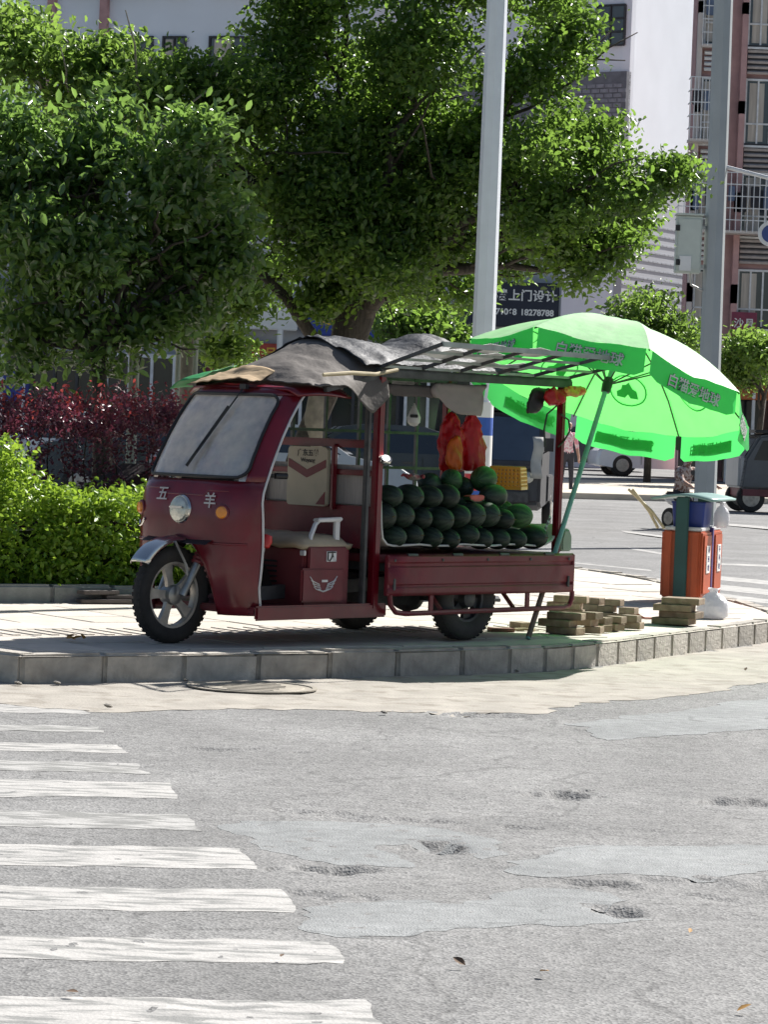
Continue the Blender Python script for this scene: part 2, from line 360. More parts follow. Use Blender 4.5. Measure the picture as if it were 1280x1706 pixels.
def inside(p, poly):
    c = False; n = len(poly)
    for i in range(n):
        x1, y1 = poly[i][0], poly[i][1]; x2, y2 = poly[i - 1][0], poly[i - 1][1]
        if (y1 > p[1]) != (y2 > p[1]) and p[0] < (x2 - x1) * (p[1] - y1) / (y2 - y1) + x1: c = not c
    return c
def gp(*pix): return [G(a, b) for a, b in pix]

# kerb line (outer edge) from the crosswalk round the corner
KP = [(-2.62, 16.72), (-1.93, 16.22), (-1.2, 16.68), (-.514, 17.18), (.25, 17.76), (.80, 18.22), (1.10, 18.56), (1.45, 19.12), (1.88, 20.0), (2.36, 20.98), (2.82, 21.9), (3.05, 22.6), (3.12, 23.4), (3.02, 24.5), (2.88, 25.6), (2.55, 28.0), (1.92, 30.0), (1.0, 32.2), (-.3, 34.8)]
def resample(P, step):
    P = [np.array(q, float) for q in P]; out = [P[0]]; acc = 0
    for a, b in zip(P[:-1], P[1:]):
        L = np.linalg.norm(b - a); t = step - acc
        while t <= L: out.append(a + (b - a) * t / L); t += step
        acc = (acc + L) % step
    if np.linalg.norm(P[-1] - out[-1]) > .1: out.append(P[-1])
    return out
def smooth_line(P, k=6):
    P = [np.array(q, float) for q in P]; out = []
    for i in range(len(P) - 1):
        p0, p1, p2, p3 = P[max(i - 1, 0)], P[i], P[i + 1], P[min(i + 2, len(P) - 1)]
        for j in range(k):
            t = j / k; out.append(.5 * (2 * p1 + (p2 - p0) * t + (2 * p0 - 5 * p1 + 4 * p2 - p3) * t * t + (3 * p1 - p0 - 3 * p2 + p3) * t ** 3))
    out.append(P[-1]); return out
KS = [np.array(KP[0])] + smooth_line(KP[1:])
# gutter apron
gut_out = [G(-60, 1168), G(150, 1186), G(300, 1182), G(520, 1181), G(700, 1187), G(900, 1186), G(1010, 1168), G(1130, 1160), G(1290, 1134)]
apron = sheet('gutter_apron', [q for q in gut_out] + [(3.5, 21.6)] + [tuple(q) for q in KS if q[1] < 22.2][::-1] + [(-3.2, 17.3)], .0022, GUTTER, None, .04, .12, 4, True)
tag(apron, kind='structure')
patches = [
    [(372, 1378), (400, 1366), (560, 1366), (700, 1370), (800, 1390), (850, 1418), (800, 1428), (700, 1402), (640, 1410), (690, 1440), (600, 1440), (440, 1412)],
    [(500, 1520), (560, 1500), (660, 1500), (760, 1504), (850, 1480), (980, 1476), (1060, 1500), (990, 1516), (1080, 1526), (960, 1544), (760, 1544), (600, 1560), (510, 1545)],
    [(850, 1432), (930, 1408), (1060, 1404), (1290, 1408), (1290, 1446), (1180, 1462), (1060, 1456), (930, 1464), (860, 1450)],
    [(960, 1205), (1290, 1160), (1290, 1215), (1150, 1225), (1010, 1232)]]
for i, pt in enumerate(patches):
    tag(sheet('cement_patch', gp(*pt), .0009 + i * .0002, CEMENT, None, .03, .10, 30 + i, True), kind='structure')
# crosswalk bars
cw = thing('crosswalk', None, None); tag(cw, kind='structure')
tops = [1655, 1555, 1472, 1405, 1350, 1298, 1267, 1237, 1207, 1173]; bots = [1712, 1592, 1510, 1440, 1375, 1325, 1283, 1250, 1217, 1186]
ends_t = [610, 548, 468, 400, 310, 283, 230, 195, 165, 130]; ends_b = [655, 572, 492, 430, 340, 300, 248, 212, 183, 150]
dstr = np.array([.989, .139]); fade = [0, 0, 0, 0, .35, 0, .35, 0, .55, .1]
PAINTW = M('road_paint_worn', (.36, .355, .34), .75, var=.1, vs_=8, bump=.3, bs=80, col2=(.19, .19, .18), c2s=10, c2t=(.44, .54), streak=(.5, 2.4, 1))
for i in range(10):
    a = G(ends_t[i], tops[i] + 9 * ends_t[i] / 560); b = G(ends_b[i], bots[i] + 9 * ends_b[i] / 560)
    L = 2.0 if i < 4 else 1.6
    pts = [a[:2] - dstr * L, b[:2] - dstr * L, b[:2], a[:2]]
    sheet('crosswalk_bar', pts, .0012, PAINTW if fade[i] > .2 else PAINT, cw, .05, .03 + fade[i] * .04, 60 + i, True)
# manhole cover in the gutter
mc = G(420, 1146)
mh = MB(); mh.lathe([(.36, .004), (.36, .011), (.335, .011), (.33, .006), (.29, .006), (.285, .011), (.001, .011)], (0, 0, 0), (0, 0, 1), 40)
for k in range(6): mh.box((0, -.22 + k * .088, .0125), (.40 - abs(k - 2.5) * .06, .02, .004))
o = mh.build('manhole_cover', M('manhole_iron', (.30, .27, .22), .8, .1, var=.2, bump=.3)); o.location = (mc[0], mc[1], 0)
tag(o, 'round worn manhole cover set in the tan gutter below the kerb', 'manhole cover')

# ---------------- pavement (raised corner)
PAVE_Z = .15
pav_poly = [tuple(q) for q in KS] + [(-4, 36), (-16, 36), (-16, 17.5), (-5, 17.6)]
pv = sheet('pavement', pav_poly, PAVE_Z - .006, SLAB, None, 5, 0.0); tag(pv, kind='structure')
inner = []
for i in range(len(KS)):
    a = KS[max(i - 1, 0)]; b = KS[min(i + 1, len(KS) - 1)]; t = (b - a) / np.linalg.norm(b - a); inner.append(KS[i] + np.array([-t[1], t[0]]) * .15)
def inside(p, poly):
    c = False; n = len(poly)
    for i in range(n):
        x1, y1 = poly[i][0], poly[i][1]; x2, y2 = poly[i - 1][0], poly[i - 1][1]
        if (y1 > p[1]) != (y2 > p[1]) and p[0] < (x2 - x1) * (p[1] - y1) / (y2 - y1) + x1: c = not c
    return c
ipoly = [tuple(q) for q in inner[1:]] + [(-4, 36), (-16, 36), (-16, 17.8), (-2.6, 17.05)]
TA = R_(35); tu = np.array([math.cos(TA), math.sin(TA)]); tv = np.array([-tu[1], tu[0]])
slab_me = MB().box((0, 0, -.02), (.494, .494, .04)).mesh('paving_slab', bevel=.004, seg=1)
tact = MB().box((0, 0, -.02), (.494, .494, .04))
for k in range(4): tact.box((-.18 + k * .12, 0, .003), (.05, .44, .006))
tact_me = tact.mesh('paving_slab')
for me in (slab_me, tact_me): me.materials.append(SLAB)
BED = [np.array((-3.9, 19.95)), np.array((-.95, 21.92))]
bdir = (BED[1] - BED[0]) / np.linalg.norm(BED[1] - BED[0]); bnor = np.array([-bdir[1], bdir[0]])
nsl = 0; org = np.array([-1.9, 16.6])
for i in range(-4, 34):
    for j in range(-2, 26):
        c = org + tu * (i + .5) * .5 + tv * (j + .5) * .5
        if abs(c[0]) > .132 * c[1] + .3 or c[1] > 30.5: continue
        if not all(inside(c + tu * a * .25 + tv * b * .25, ipoly) for a in (-1, 1) for b in (-1, 1)): continue
        if (c - BED[0]) @ bnor > -.32 and (c - BED[0]) @ bdir < 3.9: continue
        if nsl >= 298: break
        o = link('paving_slab', tact_me if j == 2 else slab_me, None, pv, Matrix.Translation((c[0], c[1], PAVE_Z + random.uniform(-.002, .0025))) @ Matrix.Rotation(TA, 4, 'Z') @ Euler((random.gauss(0, .003), random.gauss(0, .003), 0)).to_matrix().to_4x4())
        nsl += 1
# ---------------- kerb stones
kb = thing('kerb', None, None); tag(kb, kind='structure')
KERBM = {}
def kerb_run(P, step, zt, wdt, parent, mat, name, z0=-.03, gap=.005):
    Q = resample(P, step)
    for a, b in zip(Q[:-1], Q[1:]):
        L = round(float(np.linalg.norm(b - a)), 2)
        if L < .08: continue
        key = (L, zt, wdt)
        if key not in KERBM: KERBM[key] = MB().box((0, wdt / 2, (zt + z0) / 2), (L - gap, wdt, zt - z0)).mesh(name, bevel=.018, seg=3); KERBM[key].materials.append(mat)
        c = (a + b) / 2; an = math.atan2(b[1] - a[1], b[0] - a[0])
        link(name, KERBM[key], None, parent, Matrix.Translation((c[0], c[1], random.uniform(-.008, .006))) @ Matrix.Rotation(an + random.gauss(0, .012), 4, 'Z') @ Matrix.Rotation(random.gauss(0, .012), 4, 'Y'))
kerb_run([KP[0], KP[1]], .42, .158, .14, kb, KERB, 'kerb_stone')
kerb_run([q for q in KS[1:] if q[0] < .82 and q[1] < 19], .50, .158, .14, kb, KERB, 'kerb_stone')
i0 = [i for i, q in enumerate(KS) if q[0] < .82 and q[1] < 19][-1]
kerb_run(KS[i0:], .33, .158, .14, kb, KERB, 'kerb_stone')

# ---------------- planting bed with its own stone edge
bk = thing('planting_bed_kerb', None, None); tag(bk, kind='structure')
Q = [BED[0], BED[1]]
kerb_run([q for q in Q], .48, .27, .12, bk, BEDKERB, 'bed_kerb_stone', z0=.10)
soil = sheet('planting_bed', [BED[0] + bnor * .1, BED[1] + bnor * .1, BED[1] + bnor * 3.8 + bdir * .8, BED[0] + bnor * 3.8], .21, SOIL, None, .3, .02); tag(soil, kind='structure')

# ---------------- side street behind: far pavement, painted lines
fp = MB(); fp.prism([(3.2, 63), (14, 67), (22, 70), (22, 79), (3.2, 76), (.5, 72)], lambda a, b, t: (a, b, far_z(b) + t), -.02, .13)
o = fp.build('far_pavement', M('far_pavement', (.50, .45, .37), .9, var=.12, vs_=2), bevel=.01, seg=1); tag(o, kind='structure')
def line(px0, py0, px1, py1, wpx, name='lane_line'):
    a, b = G(px0, py0), G(px1, py1); d = (b - a)[:2] / np.linalg.norm((b - a)[:2])
    hw = wpx * a[1] ** 2 / (F_PX * CAM_H) / 2
    o = sheet(name, [a[:2] + np.array([0, -hw]), b[:2] + np.array([0, -hw * (b[1] / a[1]) ** 2]), b[:2] + np.array([0, hw * (b[1] / a[1]) ** 2]), a[:2] + np.array([0, hw])], GZ + .0016 + max(far_z(a[1]), far_z(b[1])), PAINT, None, .4, .004, int(px0)); tag(o, kind='structure')
line(1000, 958, 1300, 988, 11, 'crosswalk_bar'); line(1140, 957, 1300, 972, 8, 'crosswalk_bar'); line(1150, 985, 1300, 1004, 9, 'crosswalk_bar')
line(1037, 886, 1120, 897, 4); line(1050, 913, 1110, 923, 4); line(1195, 939, 1300, 943, 3); line(955, 937, 1085, 950, 2); line(1200, 877, 1300, 886, 5)

# ================================================================== CARGO TRICYCLE (local: x forward, y towards the kerb side in view, z up)
TX, TY, TH = .17, 19.091, R_(47.88)
TRI_RZ = math.pi + TH
trike = thing('cargo_tricycle', 'maroon three-wheeled cargo tricycle with open cab, loaded with watermelons, parked by the kerb', 'tricycle', (TX, TY, PAVE_Z), TRI_RZ)
_c, _s = math.cos(TH), math.sin(TH); fwd = np.array([-_c, -_s, 0]); lft = np.array([_s, -_c, 0]); ORG = np.array([TX, TY, PAVE_Z])
def Wl(l): return ORG + l[0] * fwd + l[1] * lft + np.array([0, 0, l[2]])
def toL(wp): v = np.array(wp) - ORG; return np.array([v @ fwd, v @ lft, v[2]])
def onY(px, py, y):
    d = ray(px, py); t = ((ORG - CAM) @ lft + y) / (d @ lft); return toL(CAM + t * d)
T = trike

# --- cab front shell
def xnose(z): return float(np.interp(z, [.15, .3, .5, .75, .86, .93, .98, 1.1, 1.225, 1.35, 1.47, 1.53], [1.97, 2.005, 2.035, 2.035, 2.02, 1.995, 1.97, 1.912, 1.842, 1.762, 1.665, 1.59]))
def hwid(z): return float(np.interp(z, [.15, .4, .9, 1.47, 1.53], [.505, .52, .518, .475, .46]))
def xdoor(z): return float(np.interp(z, [.15, .28, .6, .85, 1.0, 1.1, 1.2, 1.3, 1.4, 1.47, 1.53], [1.885, 1.845, 1.835, 1.845, 1.828, 1.80, 1.757, 1.70, 1.63, 1.56, 1.48]))
def shell_x(y, z):
    xn = xnose(z); xs = xn - .42; u = min(1.0, abs(y) / hwid(z)); return xs + (xn - xs) * math.sqrt(max(0.0, 1 - u ** 5))
def column(t, z):
    """t in [-1,1] -> point on the shell at height z; the ends of the range lie at the door edges"""
    hw = hwid(z); xd = xdoor(z); xn = xnose(z); xs = xn - .42
    a = abs(t); yl = .90 * hw
    if a <= .75: y = yl * a / .75; x = shell_x(y, z)
    else:
        k = (a - .75) / .25; x0 = shell_x(yl, z); x1 = min(xd, x0 - .02); x = x0 + (x1 - x0) * k
        q = max(0.0, min(1.0, (x - xs) / (xn - xs))); y = hw * (1 - q * q) ** .2; y = max(y, yl)
    return Vector((x, math.copysign(y, t) if t else 0.0, z))
NC = 41; ts = [-1 + 2 * i / (NC - 1) for i in range(NC)]
low = MB(); P = []
for r in range(15):
    row = []
    for t in ts:
        y = column(t, .4).y; zb = .185 + (.44 * math.sqrt(max(0, 1 - (y / .27) ** 2)) if abs(y) < .27 else 0)
        if abs(y) > .27: zb = .185
        z = zb + (.965 - zb) * (r / 14); row.append(column(t, z))
    P.append(row)
low.grid(P); cab = low.build('cab_front', MAROON, T); solid(cab, .02, -1)
# upper frame round the windscreen
WT = .655
up = MB(); rows = [.965 + (1.50 - .965) * k / 14 for k in range(15)]
for sgn in (-1, 1):
    up.grid([[column(sgn * (WT + (1 - WT) * j / 10), z) for j in range(11)] for z in rows])
up.grid([[column(t, z) for t in ts] for z in (1.478, 1.505, 1.53)])
pil = up.build('windscreen_pillars', MAROON, T); solid(pil, .022, -1)
# windscreen glass and rubber seal
wsz = [.975 + (1.485 - .975) * k / 10 for k in range(11)]
def wpt(t, z): q = column(t, z); q.x -= .012; return q
g = MB().grid([[wpt(-WT - .01 + (2 * WT + .02) * j / 20, z) for j in range(21)] for z in wsz]); ws = g.build('windscreen', WSCREEN, T)
seal = []; rr = .06
def rrect(u0, u1, v0, v1, ru, rv, n=5):
    o_ = []
    for cu, cv, a0 in ((u1 - ru, v1 - rv, 0), (u0 + ru, v1 - rv, 90), (u0 + ru, v0 + rv, 180), (u1 - ru, v0 + rv, 270)):
        for k in range(n + 1):
            a = R_(a0 + 90 * k / n); o_.append((cu + ru * math.cos(a), cv + rv * math.sin(a)))
    return o_
rp = rrect(-WT, WT, .985, 1.475, .10, .06)
dense = []
for i in range(len(rp)):
    a, b = rp[i], rp[(i + 1) % len(rp)]; k = 1 if abs(a[0] - b[0]) < .12 and abs(a[1] - b[1]) < .1 else 12
    dense += [(a[0] + (b[0] - a[0]) * j / k, a[1] + (b[1] - a[1]) * j / k) for j in range(k)]
sp = [column(u, z) for u, z in dense]; sp.append(sp[0]); sp.append(sp[1])
MB().tube(sp, .010, 6).build('windscreen_seal', BLACK, T)
# wiper
wp = MB(); a = column(.19, 1.50) + Vector((.02, 0, .02)); b = column(.02, 1.12) + Vector((.028, 0, 0)); 
wp.tube([a, b], .005, 6)
wp.bar(column(.14, 1.40) + Vector((.026, 0, 0)), column(-.06, 1.04) + Vector((.022, 0, 0)), .014, .016)
wp.box(a, (.03, .05, .03)); wp.build('wiper', BLACK, T)
# door edge trim, white
for sgn in (-1, 1):
    MB().tube([column(sgn, z) + Vector((-.004, sgn * .004, 0)) for z in [.19 + k * (1.50 - .19) / 24 for k in range(25)]], .0075, 6).build('door_edge_trim', M('trim_white', (.62, .60, .58), .5) if sgn == -1 else bpy.data.materials['trim_white'], T)
# hood crease, lower pressings
for zz, tt in ((.905, .55), (.60, .72)):
    cr = [column(-tt + 2 * tt * k / 24, zz - (.03 if abs(-tt + 2 * tt * k / 24) < .3 and zz > .8 else 0)) for k in range(25)]
    if zz < .8: 
        cr1 = [q for q in cr if q.y < -.24]; cr2 = [q for q in cr if q.y > .24]
        for c_ in (cr1, cr2):
            if len(c_) > 1: MB().tube(c_, .008, 6).build('pressed_ridge', MAROON, T)
    else: MB().tube(cr, .004, 6).build('pressed_ridge', MAROON, T)
# roof
rf = MB(); P = []
for k in range(9):
    x = 1.605 - k * .055; hw = .464 + .022 * min(1, k / 3)
    P.append([(x - .05 * (abs(j / 7 - 1)) ** 3, (j / 7 - 1) * hw, 1.512 + .045 * (1 - abs(j / 7 - 1) ** 2.5) * min(1, .25 + k / 4) + .012 * math.sin(k / 8 * math.pi) - (.03 if abs(j - 7) == 7 else 0)) for j in range(15)])
rf.grid(P); o = rf.build('cab_roof', MAROON, T); solid(o, .014, -1)
# headlamp, indicators, lettering, badge
def on_shell(y, z, out=.0): q = Vector((shell_x(y, z), y, z)); q.x += out; return q
hl = on_shell(.0, .787)
h = MB().lathe([(.083, -.03), (.086, .0), (.078, .014)], hl, (1, 0, 0.05), 28).build('headlamp', CHROME, T)
MB().lathe([(.076, .012), (.068, .026), (.04, .036), (.001, .04)], hl, (1, 0, .05), 28).build('lamp_or_glint_lens', LENS, h)
MB().box(hl + Vector((.043, 0, .012)), (.01, .11, .014)).build('lamp_bar', CHROME, h, bevel=.004)
for y in (-.375, .325):
    q = on_shell(y, .782); nn = (1, .35 * y / .33, 0)
    f = MB().lathe([(.045, -.02), (.045, .008), (.038, .012)], q, nn, 20).build('indicator_lamp', MAROOND, T)
    MB().lathe([(.037, .011), (.03, .024), (.001, .03)], q, nn, 20).build('lamp_or_glint_lens', AMBER, f)
LETTER = M('faded_silver_letter', (.52, .48, .46), .5, .2, var=.2)
for ch, y, z in (('五', -.165, .868), ('羊', .235, .842)):
    q = on_shell(y, z, .003); e = .02; tx = Vector((shell_x(y + e, z) - shell_x(y - e, z), 2 * e, 0))
    o = link('lettering', text_mesh(ch, .095, .0012), LETTER, T, frame_mat(q + Vector((.004, 0, 0)), tx, Vector(((xnose(z + .02) - xnose(z - .02)), 0, .04))))
MB().tube([on_shell(-.44, .70, .004), on_shell(-.40, .675, .004), on_shell(-.35, .685, .004), on_shell(-.31, .72, .004)], .008, 6).build('chrome_flash', CHROME, T)

# --- front wheel, fork, mudguard
def wheel(name, c, Rr, wdt, rim_r, mat_rim, spokes, parent, steer=0.0):
    ax = Vector((math.sin(-steer), math.cos(steer), 0)); c = V3(c); w2 = wdt / 2
    prof = [(rim_r - .012, -w2 * .62), (rim_r + .01, -w2 * .86), ((rim_r + Rr) / 2, -w2), (Rr - .022, -w2 * .86), (Rr - .006, -w2 * .6), (Rr, -w2 * .25), (Rr, w2 * .25), (Rr - .006, w2 * .6), (Rr - .022, w2 * .86), ((rim_r + Rr) / 2, w2), (rim_r + .01, w2 * .86), (rim_r - .012, w2 * .62), (rim_r - .014, 0), (rim_r - .012, -w2 * .62)]
    m = MB(); e1 = Vector((0, 0, 1)); e2 = ax.cross(e1).normalized(); n = 40
    m.rings([[c + ax * h + (e1 * math.cos(k * 2 * math.pi / n) + e2 * math.sin(k * 2 * math.pi / n)) * r for k in range(n)] for r, h in prof], True, False)
    for k in range(44):   # tread blocks
        a = k * 2 * math.pi / 44; u = e1 * math.cos(a) + e2 * math.sin(a); v = ax.cross(u)
        Rm = Matrix((v, ax, u)).transposed()
        for s_ in (-1, 1): m.box(c + u * (Rr - .003) + ax * s_ * w2 * .42 + v * (s_ * .006), (Rr * .085, w2 * .6, .0035), Rm)
    t = m.build(name, RUBBER, parent, ang=40)
    r = MB(); r.rings([[c + ax * h + (e1 * math.cos(k * 2 * math.pi / n) + e2 * math.sin(k * 2 * math.pi / n)) * q for k in range(n)] for q, h in ((rim_r, -w2 * .7), (rim_r, w2 * .7), (rim_r - .022, w2 * .6), (rim_r - .03, 0), (rim_r - .022, -w2 * .6), (rim_r, -w2 * .7))], True, False)
    for k in range(spokes):
        a = k * 2 * math.pi / spokes + .25; u = e1 * math.cos(a) + e2 * math.sin(a); v = ax.cross(u)
        pts = [(.045, .026), (.09, .022), (rim_r - .05, .03), (rim_r - .012, .045)]
        r.rings([[c + u * d + v * (sx * wd) + ax * (sy * .014) for sx, sy in ((-1, -1), (1, -1), (1, 1), (-1, 1))] for d, wd in pts])
    r.build('rim', mat_rim, t)
    MB().lathe([(.055, -w2 * .9), (.06, -.01), (.06, .01), (.055, w2 * .9), (.03, w2 * 1.1), (.001, w2 * 1.15)], c, ax, 20).build('hub', STEEL if spokes == 5 else STEELD, t)
    return t
FWC = (2.085, 0, .285)
wheel('front_wheel', FWC, .285, .088, .203, ALLOY, 5, T, .0)
for sgn in (-1, 1):
    fk = MB().tube([(2.085, sgn * .095, .285), (1.985, sgn * .105, .47)], [.022, .026], 12).build('fork', STEEL, T)
    MB().lathe([(.034, 0), (.04, .012), (.034, .024), (.04, .036), (.034, .048), (.04, .06), (.032, .07)], (1.985, sgn * .105, .47), (-.46, 0, .89), 16).build('rubber_bellows', MAROOND, fk)
    MB().tube([(1.955, sgn * .105, .53), (1.87, sgn * .11, .70)], .03, 12).build('fork_tube', STEELD, fk)
    MB().box((2.05, sgn * .10, .35), (.03, .018, .05)).build('caliper_lug', STEEL, fk, bevel=.004)
mg = MB(); P = []
for k in range(15):
    a = R_(35 + 85 * k / 14); P.append([(2.085 + math.cos(a) * rr_, y, .285 + math.sin(a) * rr_) for y, rr_ in ((-.075, .315), (-.06, .338), (0, .347), (.06, .338), (.075, .315))])
mg.grid(P); o = mg.build('front_mudguard', CHROME, T); solid(o, .004)
for sgn in (-1, 1): MB().tube([(2.14, sgn * .078, .60), (2.05, sgn * .085, .46), (2.04, sgn * .09, .40)], .008, 6).build('mudguard_stay', STEEL, T)
well = MB(); P = []
for k in range(13):
    a = R_(62 + 110 * k / 12); P.append([(1.90 + math.cos(a) * .40, y, .22 + math.sin(a) * .42) for y in (-.27, .27)])
well.grid(P); well.build('wheel_well', BLACK, T)

# --- floor, sills, frame
MB().box((1.33, 0, .215), (1.10, .98, .045)).build('cab_floor', MAROOND, T, bevel=.01)
for s_ in (-1, 1): MB().bar((1.885, s_ * .498, .205), (.76, s_ * .498, .205), .03, .085).build('sill', MAROON, T, bevel=.01)
for s_ in (-1, 1): MB().bar((1.7, s_ * .26, .30), (-.93, s_ * .26, .42), .05, .08).build('chassis_rail', STEELD, T)
MB().cyl((0, -.40, .26), (0, .40, .26), .035).build('rear_axle', STEELD, T)
MB().lathe([(.03, -.10), (.10, -.06), (.115, 0), (.10, .06), (.03, .10)], (0, 0, .26), (0, 1, 0), 18).build('differential', STEELD, T)
for y in (-.465, .465):
    wheel('rear_wheel', (0, y, .262), .262, .13, .155, STEELD, 6, T)
    s2 = MB()
    for k in range(3): s2.bar((-.36, y * .75, .36 - k * .012), (.36, y * .75, .36 - k * .012), .05, .010)
    s2.build('leaf_spring', STEELD, T)
MB().box((.42, -.05, .31), (.5, .62, .20)).build('battery_box', STEELD, T, bevel=.01)
# --- seat
MB().box((1.22, 0, .40), (.40, .86, .36)).build('seat_base', MAROOND, T, bevel=.012)
cu = MB(); P = []
for i in range(9):
    P.append([(1.02 + .42 * i / 8, -.43 + .86 * j / 14, .575 + .05 * (1 - (2 * i / 8 - 1) ** 6) * (1 - (2 * j / 14 - 1) ** 10) + .006 * math.sin(j * 2.1)) for j in range(15)])
cu.grid(P); o = cu.build('seat_cushion', SEATM, T); solid(o, .035, 1)
for y in (-.415, .40):
    MB().tube([(1.345, y, .60), (1.335, y, .65), (1.30, y, .72), (1.265, y, .745), (1.09, y, .745)], .014, 8).build('armrest', SILVER, T)
    ar = MB().bar((1.30, y, .742), (1.085, y, .752), .05, .022).build('armrest', SILVER, T, bevel=.006)
    MB().bar((1.115, y, .745), (1.115, y, .60), .022, .045).build('armrest_post', SILVER, ar, bevel=.005)
# locker panels on the seat base
p1 = MB().box((1.235, .445, .52), (.33, .02, .135)).build('locker_panel', MAROOND, T, bevel=.008)
MB().box((1.21, .4565, .53), (.085, .006, .062)).build('badge_plate', WHITEP, p1, bevel=.002)
link('lettering', text_mesh('人', .062, .002), BLACK, p1, frame_mat((1.205, .461, .525), (-1, 0, 0), (0, 0, 1)))
MB().bar((1.248, .4606, .555), (1.178, .4606, .555), .006, .008).bar((1.245, .4606, .505), (1.245, .4606, .555), .006, .008, (0, 1, 0)).build('badge_mark', BLACK, p1)
p2 = MB().box((1.285, .452, .36), (.36, .03, .20)).build('locker_panel', MAROOND, T, bevel=.01)
em = MB()
for s_ in (-1, 1):
    for k in range(4): em.tube([(1.285 + s_ * (.022 + .004 * k), .4695, .338 + .009 * k), (1.285 + s_ * (.060 + .010 * k), .4695, .336 + .016 * k), (1.285 + s_ * (.082 + .012 * k), .4695, .352 + .020 * k)], .0035, 5)
em.tube([(1.235, .4695, .335), (1.285, .4695, .322), (1.335, .4695, .335)], .005, 5); em.box((1.275, .4695, .385), (.05, .004, .014))
em.build('winged_emblem', SILVER, p2)
for k in range(6):
    for y in (-.22, .12): MB().box((1.423, y, .34 + k * .03), (.008, .18, .012)).build('vent_louvre', BLACK, T)
MB().box((1.43, .43, .55), (.02, .04, .03)).build('seat_catch', SILVER, T, bevel=.004)
# steering column, handlebar, brake
MB().tube([(1.9, 0, .62), (1.72, 0, .96)], .028, 10).build('steering_column', STEELD, T)
hb = MB().tube([(1.60, -.34, 1.0), (1.66, -.2, 1.0), (1.72, 0, .97), (1.66, .2, 1.0), (1.60, .34, 1.0)], .012, 8).build('handlebar', STEELD, T)
for s_ in (-1, 1): MB().cyl((1.60, s_ * .34, 1.0), (1.52, s_ * .36, 1.0), .018).build('grip', BLACK, hb)
MB().box((1.80, 0, .93), (.10, .5, .10)).build('dashboard', BLACK, T, bevel=.03)
bl = MB().tube([(1.70, .33, .24), (1.69, .335, .50), (1.665, .34, .60)], .011, 8).build('brake_lever', STEEL, T)
MB().lathe([(.001, -.045), (.03, -.035), (.042, 0), (.034, .035), (.001, .045)], (1.66, .34, .615), (-.3, 0, 1), 16).build('knob', M('red_knob', (.55, .03, .03), .3), bl)
# --- cab back frame with board, sticker panel
for s_ in (-1, 1):
    MB().box((.87, s_ * .49, .92), (.055, .055, 1.42)).build('post', MAROON, T, bevel=.008)
    MB().box((.955, s_ * .48, .88), (.035, .035, 1.34)).build('inner_post', STEELD, T, bevel=.006)
MB().bar((.87, -.49, 1.205), (.87, .49, 1.205), .045, .05).build('cross_bar', MAROON, T, bevel=.008)
MB().bar((.87, -.49, 1.03), (.87, .49, 1.03), .035, .035).build('cross_bar', MAROON, T, bevel=.008)
MB().box((.865, 0, .70), (.03, .95, .26)).build('back_board', MAROOND, T, bevel=.006)
MB().box((.84, 0, .955), (.02, .92, .24)).build('grey_board', M('grey_board', (.42, .40, .37), .8, var=.15, vs_=12, streak=(6, 6, .4)), T)
MB().bar((.90, .16, 1.2), (.90, .16, .80), .03, .035).build('upright', MAROON, T, bevel=.006)
sb = MB(); sb.prism(rrect(-.20, .135, .815, 1.175, .025, .025, 4), lambda a, b, t: (t, a, b), .905, .935); sticker = sb.build('backrest_panel', CREAM, T)
ch = MB(); yc = -.033
ch.prism([(-.19, 1.10), (yc, 1.035), (.125, 1.10), (.125, 1.05), (yc, .985), (-.19, 1.05)], lambda a, b, t: (t, a, b), .936, .9385)
ch.prism([(.05, .825), (.125, .825), (.125, .905)], lambda a, b, t: (t, a, b), .936, .9385); ch.build('printed_chevron', MAROOND, sticker)
link('lettering', text_mesh('广东五羊', .045, .0008), BLACK, sticker, frame_mat((.9365, -.03, 1.135), (0, 1, 0), (0, 0, 1)))
link('lettering', text_mesh('Wuyang', .036, .0006), BLACK, sticker, frame_mat((.9365, -.03, 1.092), (0, 1, 0), (0, 0, 1)))
GLINT = M('sun_glint_glow', (.8, .75, .65), .3); GLINT.node_tree.nodes['Principled BSDF'].inputs['Emission Color'].default_value = (1, .93, .8, 1); GLINT.node_tree.nodes['Principled BSDF'].inputs['Emission Strength'].default_value = 9
# small chrome reflector on the near post; glowing lens imitates a sun glint
lamp = MB().lathe([(.036, -.02), (.04, 0), (.036, .015)], (.845, .53, 1.115), (.25, .6, .75), 18).build('chrome_reflector', CHROME, T)
MB().lathe([(.024, .013), (.017, .022), (.001, .026)], (.845, .53, 1.115), (.25, .6, .75), 18).build('lamp_or_glint_lens', GLINT, lamp)

